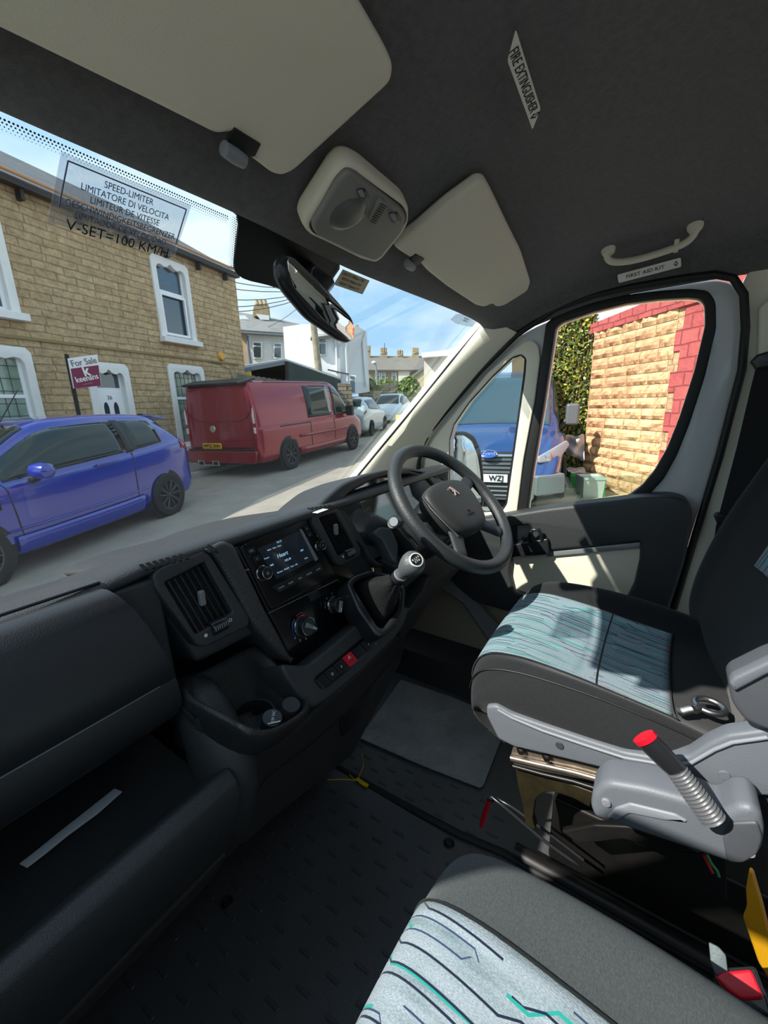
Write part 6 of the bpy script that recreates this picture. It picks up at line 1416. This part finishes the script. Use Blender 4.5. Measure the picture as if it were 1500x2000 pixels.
# ================================================================ VEHICLES
CARGL = mat('car_glass', '#1d2a28', .05, spec=.5)
TYRE = mat('tyre_rubber', '#1b1b1c', .8)
ALLOY = mat('dark_alloy', '#4c4e52', .35, metal=.7)
BLKT = mat('black_car_trim', '#141516', .45)
class Car:
    def __init__(s, name, label, cat, R, F, out, wb, ur, stations, paint, hwc, K=5):
        """R,F: ground contacts of the near rear and front wheels; out: side (+1/-1) on which the near side lies (w sign)"""
        f = (F - R).normalized(); up = Vector((0, 0, 1)); lat = up.cross(f).normalized()       # lat = car's left
        upv = f.cross(lat).normalized(); s.sg = out; s.f, s.l, s.u = f, lat, upv
        s.O = R - f*ur - lat*out*hwc; s.hwc = hwc; s.wb = wb; s.ur = ur; s.K = K
        s.t = thing(name, label, cat, tuple(s.O + f*(ur + wb/2)))
        G = []
        for st in stations:
            u, zb, zbelt, zr, hb, hbelt, hr, crown = st
            half = [(0, zb), (hb*.8, zb), (hb*.98, zb + .06), (hb*1.0, zb + (zbelt-zb)*.45), (hb*.995, zbelt - .10*(zbelt-zb)), (hbelt, zbelt), (hbelt + (hr-hbelt)*.5 + .02, zbelt + (zr-zbelt)*.52), (hr, zr - .05*min(1, (zr-zbelt)/.3)), (hr*.86, zr + crown*.5), (hr*.4, zr + crown*.9), (0, zr + crown)]
            row = [(u, -w, z) for w, z in half] + [(u, w, z) for w, z in half[::-1][1:]]
            G.append([s.P(*p) for p in row])
        s.nc = len(G[0]); s.D = dense(G, K); s.us = [st[0] for st in stations]; s.ns = len(stations)
        s.body = loft('body', s.D, paint, s.t, closed=False, caps=True, ang=28); s.paint = paint
        s.gn = 1
        a = offs(s.D, .01); mid = len(s.D)//2; j = int(15*K)
        cen = s.P((stations[0][0]+stations[-1][0])/2, 0, .7)
        s.gn = 1 if (a[mid][j]-cen).length > (s.D[mid][j]-cen).length else -1
    def P(s, u, w, z): return s.O + s.f*u + s.l*w + s.u*z
    def row(s, u):
        for i in range(s.ns-1):
            if s.us[i] <= u <= s.us[i+1] + 1e-6: return (i + (u-s.us[i])/(s.us[i+1]-s.us[i]))*s.K
        return (s.ns-1)*s.K
    def patch(s, name, u0, u1, c0, c1, m, off=.008, parent=None, shrink=None):
        """skin patch between stations u0..u1 and section columns c0..c1"""
        K = s.K; D = s.D; r0, r1 = s.row(u0), s.row(u1); n = max(3, int(abs(r1-r0))+1); mcols = max(3, int((c1-c0)*K)+1)
        def samp(r, c):
            r = max(0, min(len(D)-1.001, r)); c = max(0, min(len(D[0])-1.001, c)); i, j = int(r), int(c); a, b = r-i, c-j
            return D[i][j].lerp(D[i+1][j], a).lerp(D[i][j+1].lerp(D[i+1][j+1], a), b)
        G = []
        for i in range(n):
            t = i/(n-1); row = []
            for j in range(mcols):
                v = j/(mcols-1); cc0, cc1 = c0, c1
                q0, q1 = (shrink(t, v) if shrink else (0, 0))
                row.append(samp(r0 + (r1-r0)*t + q0, (c0 + (c1-c0)*v)*K + q1))
            G.append(row)
        G = offs(G, off*s.gn); return loft(name, G, m, parent or s.body, solid=.004, offs=0, smooth=True)
    def cols(s, side):   # belt, roof columns on the given side (w sign)
        return (5, 7) if side < 0 else (13, 15)
    def wheel(s, u, side, r, spokes, w=.21, rimr=.66, m=None, front=True, lab='wheel'):
        hw = s.hwc; O = s.P(u, side*(hw + .022), r); ax = s.l*side
        ar = lathe('wheel_arch', [(.001, 0), (r*1.17, 0), (r*1.17, .008), (.001, .008)], s.P(u, side*(hw-.002), r*1.02), ax, BLKT, s.body, n=36)
        t = lathe('wheel', [(r*rimr, -w*.4), (r*.9, -w*.4), (r*1.0, -w*.25), (r*1.0, w*.04), (r*.95, .024), (r*.80, .030), (r*rimr, .02), (r*rimr, -.006), (.001, -.008)], O, ax, TYRE, s.t, n=40)
        _, A, B, N = frame_of(O, ax); m = m or ALLOY; obs = []
        for k in range(spokes):
            a = k*math.tau/spokes; d = A*math.cos(a) + B*math.sin(a); e = N.cross(d)
            for q in (-1, 1):
                p0 = O + d*r*.12 + N*.010; p1 = O + d*r*rimr*.98 + e*q*r*.055 + N*.018
                obs.append(tube('sp', [p0, p1], r*.032, m, None, n=6))
        obs.append(lathe('hub', [(.001, .022), (r*.10, .02), (r*.13, .005), (r*.13, -.03)], O, ax, m, None, n=20))
        obs.append(lathe('lip', [(r*rimr*.97, .024), (r*rimr*1.03, .028), (r*rimr*1.03, .012), (r*rimr*.97, .010)], O, ax, m, None, n=36))
        j = join('rim', obs, t)
        return t
    def quad(s, name, pts, th, m, parent=None, r=0, bevel=.004, off=0):
        """flat plate from (u,w,z) points; thickness along its normal, outward guessed from the car centre"""
        Q = [s.P(*p) for p in pts]; n = (Q[1]-Q[0]).cross(Q[2]-Q[1]).normalized(); c = s.P(s.ur + s.wb/2, 0, .7)
        if n.dot(Q[0]-c) < 0: n = -n
        if r: Q = rnd2(Q, r)
        return plate(name, [Q], frame_of(Q[0] + n*(th + off), n), th, m, parent or s.body, bevel=bevel), n
# ---- blue hatchback
BLUE = mat('royal_blue_paint', '#0e2590', .2, spec=.6, coat=1)
R_, F_ = UGd(335, 1005), UGd(18, 1137); F_ = R_ + (F_-R_).normalized()*2.49
fs = [(0.0, .42, .80, .84, .68, .66, .60, .02), (.05, .30, .92, .99, .76, .74, .62, .03), (.16, .24, 1.02, 1.12, .81, .79, .62, .03), (.40, .22, 1.05, 1.34, .845, .80, .60, .04), (.62, .22, 1.04, 1.42, .855, .81, .60, .04), (1.1, .20, 1.00, 1.455, .86, .82, .61, .045), (1.7, .19, .965, 1.46, .86, .82, .61, .045), (2.2, .19, .94, 1.42, .86, .82, .60, .045), (2.6, .19, .925, 1.22, .86, .81, .61, .05), (2.95, .20, .91, .99, .855, .80, .66, .05), (3.25, .21, .86, .89, .85, .77, .64, .05), (3.6, .22, .76, .79, .80, .70, .55, .04), (3.85, .24, .62, .65, .68, .62, .5, .03), (3.96, .30, .48, .52, .5, .48, .4, .02)]
bc = Car('blue_hatchback', 'bright blue three-door hatchback with dark alloys parked in front of the stone house', 'car', R_, F_, 1, 2.49, .74, fs, BLUE, .85)
lb, lr = bc.cols(1)
bc.patch('door_window', 1.22, 2.86, 13.0, 15.0, CARGL, .006) if False else None
def glassband(car, side, u0, u1, name='side_window', lo=.12, hi=.12, m=None):
    if side > 0: return car.patch(name, u0, u1, 13 + hi, 15 - lo, m or CARGL, .006)
    return car.patch(name, u0, u1, 5 + lo, 7 - hi, m or CARGL, .006)
# columns run roof->belt on the +w side: 13 = roof edge, 15 = belt
for sd in (1, -1):
    glassband(bc, sd, 1.28, 2.78); glassband(bc, sd, .62, 1.16, 'rear_side_window')
bc.patch('windscreen', 2.28, 2.98, 7.7, 12.3, CARGL, .006)
bc.patch('rear_window', .20, .52, 7.7, 12.3, CARGL, .006)
for sd in (1, -1): bc.patch('pillar_trim', 1.16, 1.28, 13.05 if sd > 0 else 5.05, 14.95 if sd > 0 else 6.95, BLKT, .014)
for u in (.74, 3.23):
    for sd in (1, -1): bc.wheel(u, sd, .31, 10)
sp = bc.quad('roof_spoiler', [(.06, -.52, 1.345), (.06, .52, 1.345), (.50, .54, 1.415), (.50, -.54, 1.415)], .03, BLUE, r=.03)
mr = bc.P(2.55, 1.0, 1.0)
lathe('door_mirror', [(.001, -.10), (.07, -.09), (.085, 0), (.075, .08), (.03, .12), (.001, .125)], mr, bc.l, BLUE, bc.body, n=20); tube('mirror_foot', [bc.P(2.55, .84, .90), bc.P(2.55, .93, .93), mr], .035, BLKT, bc.body, n=10)
def surfp(car, u, c, off=.0):
    r = car.row(u); i = int(min(r, len(car.D)-2)); return car.D[i][int(c*car.K)].lerp(car.D[min(i+1, len(car.D)-1)][int(c*car.K)], r-i) + car.l*(off if c > 10 else -off)
tube('door_handle', [surfp(bc, 1.50, 15.7, .02), surfp(bc, 1.60, 15.7, .035), surfp(bc, 1.72, 15.7, .035), surfp(bc, 1.80, 15.7, .02)], .016, BLUE, bc.body, n=8)
for u in (1.22, 2.82): tube('door_gap', [surfp(bc, u - .06*(k/5)*(1 if u > 2 else -1), 15.05 + k*.55, .002) for k in range(6)], .006, BLKT, bc.body, n=5)
tube('sill_crease', [surfp(bc, u, 17.2 - (.9 if False else 0), .01) for u in (1.1, 1.7, 2.2, 2.6, 2.9)], .012, BLUE, bc.body, n=6)
bc.patch('side_skirt', 1.15, 2.85, 17.4, 18.2, BLUE, .03)
bc.patch('tail_light', .06, .26, 15.0, 16.1, mat('tail_light_red', '#8f1420', .15, coat=1), .008)
bc.patch('front_light', 3.30, 3.70, 15.1, 15.8, mat('headlight_glass', '#cfd8dd', .1, coat=1), .008)
tube('aerial', [bc.P(2.2, .1, 1.46), bc.P(1.9, .1, 1.75)] if False else [bc.P(2.25, .2, 1.44), bc.P(1.95, .2, 1.80)], .006, BLKT, bc.body, n=5)
text('side_badge', 'ST', surfp(bc, 2.98, 16.0, .012), -bc.f, bc.l, .09, mat('badge_red', '#c0392b', .3), bc.body, th=.003)
bc.patch('side_vent', 2.90, 3.02, 16.2, 16.5, BLKT, .008)
# ---- red van
MRED = mat('metallic_dark_red', '#8c1024', .22, metal=.35, spec=.5, coat=.6)
R2, F2 = UGd(570, 916), UGd(671, 884)
ff = (F2-R2).normalized(); F2 = R2 + ff*3.3
def vst(L=5.34, nose=True):
    return [(0.0, .40, 1.05, 1.84, .90, .90, .80, .03), (.04, .30, 1.05, 1.92, .96, .94, .82, .04), (.15, .28, 1.05, 1.94, .985, .96, .83, .04), (1.0, .26, 1.05, 1.95, .99, .96, .83, .04), (2.2, .24, 1.05, 1.95, .99, .96, .83, .04), (3.2, .24, 1.05, 1.94, .99, .96, .82, .05), (3.75, .24, 1.07, 1.84, .99, .95, .79, .05), (4.15, .24, 1.09, 1.50, .985, .93, .80, .05), (4.5, .25, 1.08, 1.17, .975, .90, .80, .05), (4.8, .26, 1.0, 1.05, .95, .85, .76, .05), (5.1, .28, .85, .90, .90, .78, .68, .04), (5.28, .32, .66, .70, .82, .72, .62, .02), (5.34, .40, .55, .58, .72, .66, .58, .01)]
rv = Car('red_van', 'dark metallic red van with black rear spoiler, parked with its back towards the bus', 'van', R2, F2, -1, 3.3, 1.0, vst(), MRED, .985)
for sd in (1, -1):
    if sd > 0: rv.patch('side_window', 1.95, 3.15, 13.15, 14.85, CARGL, .006)
    else: rv.patch('side_window', 1.95, 3.15, 5.15, 6.85, CARGL, .006)
    glassband(rv, sd, 3.28, 4.25, 'cab_window', .12, .14)
rv.patch('windscreen', 3.72, 4.46, 7.6, 12.4, CARGL, .006)
for u in (1.0, 4.3):
    for sd in (1, -1): rv.wheel(u, sd, .35, 8, rimr=.62)
rv.quad('rear_spoiler', [(-.10, -.80, 1.90), (-.10, .80, 1.90), (.30, .82, 1.99), (.30, -.82, 1.99)], .04, BLKT, r=.04)
rv.patch('roof_rails', .6, 3.4, 7.25, 7.45, BLKT, .03)
rv.quad('tailgate', [(-.012, -.80, .62), (-.012, .80, .62), (-.004, .86, 1.10), (.0, .76, 1.84), (.0, -.76, 1.84), (-.004, -.86, 1.10)], .012, MRED, r=.06, bevel=.01)
tube('tailgate_crease', [rv.P(-.035, w, z) for w, z in ((-.82, 1.36), (-.74, 1.24), (-.55, 1.18), (0, 1.17), (.55, 1.18), (.74, 1.24), (.82, 1.36))], .012, MRED, rv.body, n=6)
TLM = mat('tail_light_clear', '#d8c9c9', .12, coat=1); TLR = mat('tail_light_red', '#8f1420', .15, coat=1)
for sd in (1, -1):
    p_, n_ = rv.quad('tail_light', [(.0, sd*.88, .78), (.0, sd*.955, .78), (.0, sd*.935, 1.42), (.0, sd*.90, 1.50), (.0, sd*.84, 1.30), (.0, sd*.86, 1.0)], .035, TLR, r=.02, bevel=.008)
    rv.quad('lamp_lens', [(-.03, sd*.885, 1.12), (-.03, sd*.935, 1.12), (-.03, sd*.925, 1.40), (-.03, sd*.90, 1.44), (-.03, sd*.875, 1.26)], .01, TLM, p_, r=.01, bevel=.002)
    rv.quad('lamp_lens', [(-.03, sd*.885, .92), (-.03, sd*.94, .92), (-.03, sd*.94, 1.04), (-.03, sd*.88, 1.04)], .01, TLM, p_, r=.01, bevel=.002)
rv.quad('rear_bumper', [(-.06, -.90, .30), (-.06, .90, .30), (-.05, .95, .56), (-.05, -.95, .56)], .08, MRED, r=.04, bevel=.02)
rv.quad('rear_diffuser', [(-.065, -.74, .27), (-.065, .74, .27), (-.065, .68, .38), (-.065, -.68, .38)], .02, BLKT, r=.03)
for w in (.52, .12):
    q = rv.quad('exhaust_tip', [(-.15, w-.09, .25), (-.15, w+.09, .25), (-.15, w+.10, .36), (-.15, w-.08, .36)], .02, CHROME, bevel=.003)
    rv.quad('exhaust_bore', [(-.155, w-.06, .27), (-.155, w+.06, .27), (-.155, w+.07, .34), (-.155, w-.05, .34)], .022, BLKT, q[0], bevel=.002)
rv.quad('rear_step', [(-.05, -.9, .56), (-.05, .9, .56), (-.05, .9, .60), (-.05, -.9, .60)], .05, BLKT, bevel=.01)
npl, nn = rv.quad('number_plate', [(-.03, .02, .60), (-.03, .54, .60), (-.03, .54, .72), (-.03, .02, .72)], .012, mat('yellow_number_plate', '#e8b21c', .4), bevel=.003)
text('plate_text', 'WP22 SNN', rv.P(-.052, .28, .66), -rv.l, -rv.f, .105, INK, npl, th=.001, bold=.002, sx=.92)
bd2 = lathe('badge', [(.001, .01), (.07, .008), (.075, 0), (.001, 0)], rv.P(-.03, .20, 1.02), -rv.f, CHROME, rv.body, n=24)
tube('slide_track', [rv.P(u, -.995, 1.0) for u in (.75, 1.4, 2.0)], .012, BLKT, rv.body, n=6)
for u in (2.0, 3.22): tube('door_gap', [surfp(rv, u, 4.9 - k*.55, .003) for k in range(6)], .007, BLKT, rv.body, n=5)
rv.patch('side_skirt', 1.45, 3.8, 1.9, 2.5, MRED, .03); rv.patch('rub_strip', 1.5, 3.9, 3.2, 3.35, MRED, .02)
mr = rv.P(3.95, -1.12, 1.18); box('door_mirror', mr, (.14, .22, .28), BLKT, rv.body, rot=math.atan2(rv.f.y, rv.f.x), bevel=.03); tube('mirror_foot', [rv.P(3.95, -.92, 1.1), mr], .03, BLKT, rv.body, n=8)
# ---- blue van facing the camera
NBL = mat('deep_blue_paint', '#143a70', .22, spec=.6, coat=1)
dF = ray(958, 780); dF.z = 0; dF.normalize()
ang = math.radians(14); fw = -Vector((math.cos(ang), math.sin(ang), 0))        # nose direction
front = C0 + dF*5.7; front.z = 0
lat = Vector((0, 0, 1)).cross(fw)
R3 = front - fw*(5.34-1.0) + lat*.985; F3 = R3 + fw*3.3
R3.z = gz(R3.x, R3.y) - .12; F3.z = gz(F3.x, F3.y) - .12
bv = Car('blue_van', 'deep blue van facing the bus beside the ivy wall, seen through the quarter light', 'van', R3, F3, 1, 3.3, 1.0, vst(), NBL, .985)
bv.patch('windscreen', 3.68, 4.50, 7.45, 12.55, mat('windscreen_reflective', '#2a424c', .05, spec=.8, coat=.5), .006)
for sd in (1, -1):
    glassband(bv, sd, 3.28, 4.25, 'cab_window', .12, .14)
for u in (1.0, 4.3):
    for sd in (1, -1): bv.wheel(u, sd, .35, 5, rimr=.62)
GRM = mat('grille_black', '#1a1c1e', .4); SILV = mat('silver_trim', '#c9cdd0', .2, 1)
g_, n_ = bv.quad('upper_grille', [(5.20, -.50, .88), (5.33, -.46, .62), (5.33, .46, .62), (5.20, .50, .88)], .05, GRM, r=.05, bevel=.01)
for k in range(5):
    t = (k+.5)/5; bv.quad('grille_bar', [(5.20+.13*t, -.47, .875-.26*t), (5.21+.13*t, -.47, .845-.26*t), (5.21+.13*t, .47, .845-.26*t), (5.20+.13*t, .47, .875-.26*t)], .075, SILV if k == 0 else mat('grille_bar_grey', '#54585c', .4), g_, bevel=.003)
nrm = n_
bo = bv.P(5.31, 0, .86)
ob = lathe('oval_badge', [(.001, .012), (.105, .010), (.115, .004), (.118, 0), (.001, 0)], bo + nrm*.06, nrm, mat('badge_blue', '#1f4fa8', .25, coat=1), bv.body, n=36)
ob.data.transform(Matrix.Translation(bo + nrm*.06) @ Matrix.Diagonal((1, 1, 1, 1)) @ Matrix.Translation(-(bo + nrm*.06)))
for v in ob.data.vertices:
    dz_ = (v.co - bo - nrm*.06).dot(bv.u); v.co -= bv.u*dz_*.55
ring_ = tube('badge_ring', [bo + nrm*.066 + bv.l*.112*math.cos(a) + nrm.cross(bv.l).normalized()*.05*math.sin(a) for a in [k*math.tau/36 for k in range(36)]], .006, SILV, ob, closed=True, n=8)
text('badge_text', 'Ford', bo + nrm*.075, bv.l, nrm, .085, SILV, ob, th=.001, shear=.3, bold=.001)
lg, n2 = bv.quad('lower_grille', [(5.34, -.55, .50), (5.34, -.50, .30), (5.34, .50, .30), (5.34, .55, .50)], .03, GRM, r=.04, bevel=.008)
for k in range(3): bv.quad('grille_bar', [(5.36, -.5, .46-.06*k), (5.36, -.5, .44-.06*k), (5.36, .5, .44-.06*k), (5.36, .5, .46-.06*k)], .02, LGREY, lg, bevel=.003)
bmp, _ = bv.quad('front_bumper', [(5.30, -.62, .50), (5.32, -.60, .26), (5.32, .60, .26), (5.30, .62, .50)], .03, NBL, r=.05, bevel=.012); bmp.data.materials[0] = mat('bumper_grey', '#70757a', .5)
np2, n3 = bv.quad('number_plate', [(5.385, -.26, .62), (5.385, -.26, .51), (5.385, .26, .51), (5.385, .26, .62)], .012, WHITE, bevel=.003)
text('plate_text', 'WZJ', bv.P(5.405, .115, .565), bv.l, bv.f, .105, INK, np2, th=.001, bold=.002, sx=.95)
HLG = mat('headlamp_lens', '#8f9498', .08, spec=.9, coat=1)
for sd in (1, -1):
    a = (13.6, 15.9) if sd > 0 else (4.1, 6.4)
    h, _hn = bv.quad('headlight', [(5.24, sd*.60, .83), (5.25, sd*.62, .75), (5.06, sd*.86, .76), (4.82, sd*.935, .92), (4.84, sd*.90, .99), (5.05, sd*.76, .91)], .05, HLG, r=.03, bevel=.012)
    lathe('headlight_bulb', [(.001, .02), (.05, .01), (.07, 0), (.001, 0)], bv.P(5.19, sd*.74, .82), (bv.f + bv.l*sd*.4), SILV, h, n=20)
    q, _n = bv.quad('fog_light_panel', [(5.31, sd*.58, .60), (5.13, sd*.92, .62), (5.13, sd*.94, .36), (5.33, sd*.58, .34)], .10, mat('bumper_grey', '#70757a', .5), r=.03, bevel=.01)
    lathe('fog_light', [(.001, .02), (.05, .015), (.06, 0), (.001, 0)], bv.P(5.26, sd*.76, .48) + bv.l*sd*.02, (bv.f*.9 + bv.l*sd*.45), HLG, q, n=20)
    mr = bv.P(4.02, sd*1.09, 1.30); box('door_mirror', mr, (.14, .19, .32), mat('mirror_grey', '#5d6063', .4), bv.body, rot=math.atan2(bv.f.y, bv.f.x), bevel=.04); tube('mirror_foot', [bv.P(4.05, sd*.93, 1.12), mr], .035, BLKT, bv.body, n=8)
tube('bonnet_crease', [surfp(bv, u, 8.3 - (.0), .0) + bv.u*.004 for u in (4.52, 4.8, 5.05)], .010, NBL, bv.body, n=6); tube('wiper', [bv.P(4.50, -.6, 1.17), bv.P(4.42, -.1, 1.25), bv.P(4.36, .35, 1.31)], .010, BLKT, bv.body, n=5)
tube('wiper', [bv.P(4.50, .15, 1.19), bv.P(4.43, .5, 1.22), bv.P(4.36, .72, 1.26)], .010, BLKT, bv.body, n=5)
for w in (-.35, .35):
    c = bv.P(3.6, w, 1.25); lathe('seat_headrest', [(.001, -.12), (.11, -.10), (.12, .08), (.05, .13), (.001, .13)], c, (0, 0, 1), LGREY, bv.body, n=14)
# ---- silver hatchback and white estate further up the street
SLV = mat('silver_paint', '#b9c4c3', .25, metal=.35, coat=.8); WHC = mat('pale_car_paint', '#cfd6d6', .25, coat=.8)
def small(name, label, Rpx, Fpx, out, paint, hw=.85, wb=2.5, scale=1.0, dark=True):
    R, F = UGd(*Rpx), UGd(*Fpx); F = R + (F-R).normalized()*wb
    st = [(u*scale, a, b*scale, c*scale, d, e, f_, g) for u, a, b, c, d, e, f_, g in fs]
    c = Car(name, label, 'car', R, F, out, wb, .74*scale, st, paint, hw)
    for sd in (1, -1): glassband(c, sd, .62*scale, 2.78*scale)
    c.patch('windscreen', 2.28*scale, 2.98*scale, 7.7, 12.3, CARGL, .006); c.patch('rear_window', .18*scale, .52*scale, 7.5, 12.5, CARGL, .006)
    for u in (.74*scale, .74*scale + wb):
        for sd in (1, -1): c.wheel(u, sd, .31, 5)
    return c
sc = small('silver_hatchback', 'silver hatchback parked nose-away just beyond the red van', (727, 851), (763, 835), -1, SLV)
for sd in (1, -1): sc.patch('tail_light', .05, .22, 15.0 if sd > 0 else 4.0, 16.0 if sd > 0 else 5.0, TLR, .01)
pl_, n_ = sc.quad('number_plate', [(-.01, -.26, .52), (-.01, .26, .52), (-.01, .26, .63), (-.01, -.26, .63)], .02, mat('yellow_number_plate', '#e8b21c', .4), bevel=.003)
wc = small('white_estate', 'pale white car parked facing down the street behind the silver hatchback', (800, 822), (777, 834), 1, WHC, wb=2.6, scale=1.05)
yl = box('yellow_marker', UP(779, 818, vpl(779, 9)[0], vpl(779, 9)[1]), (.10, .10, .16), YEL, None, bevel=.01); tag(yl, 'small yellow marker at the windscreen edge in front of the pale car', 'marker')
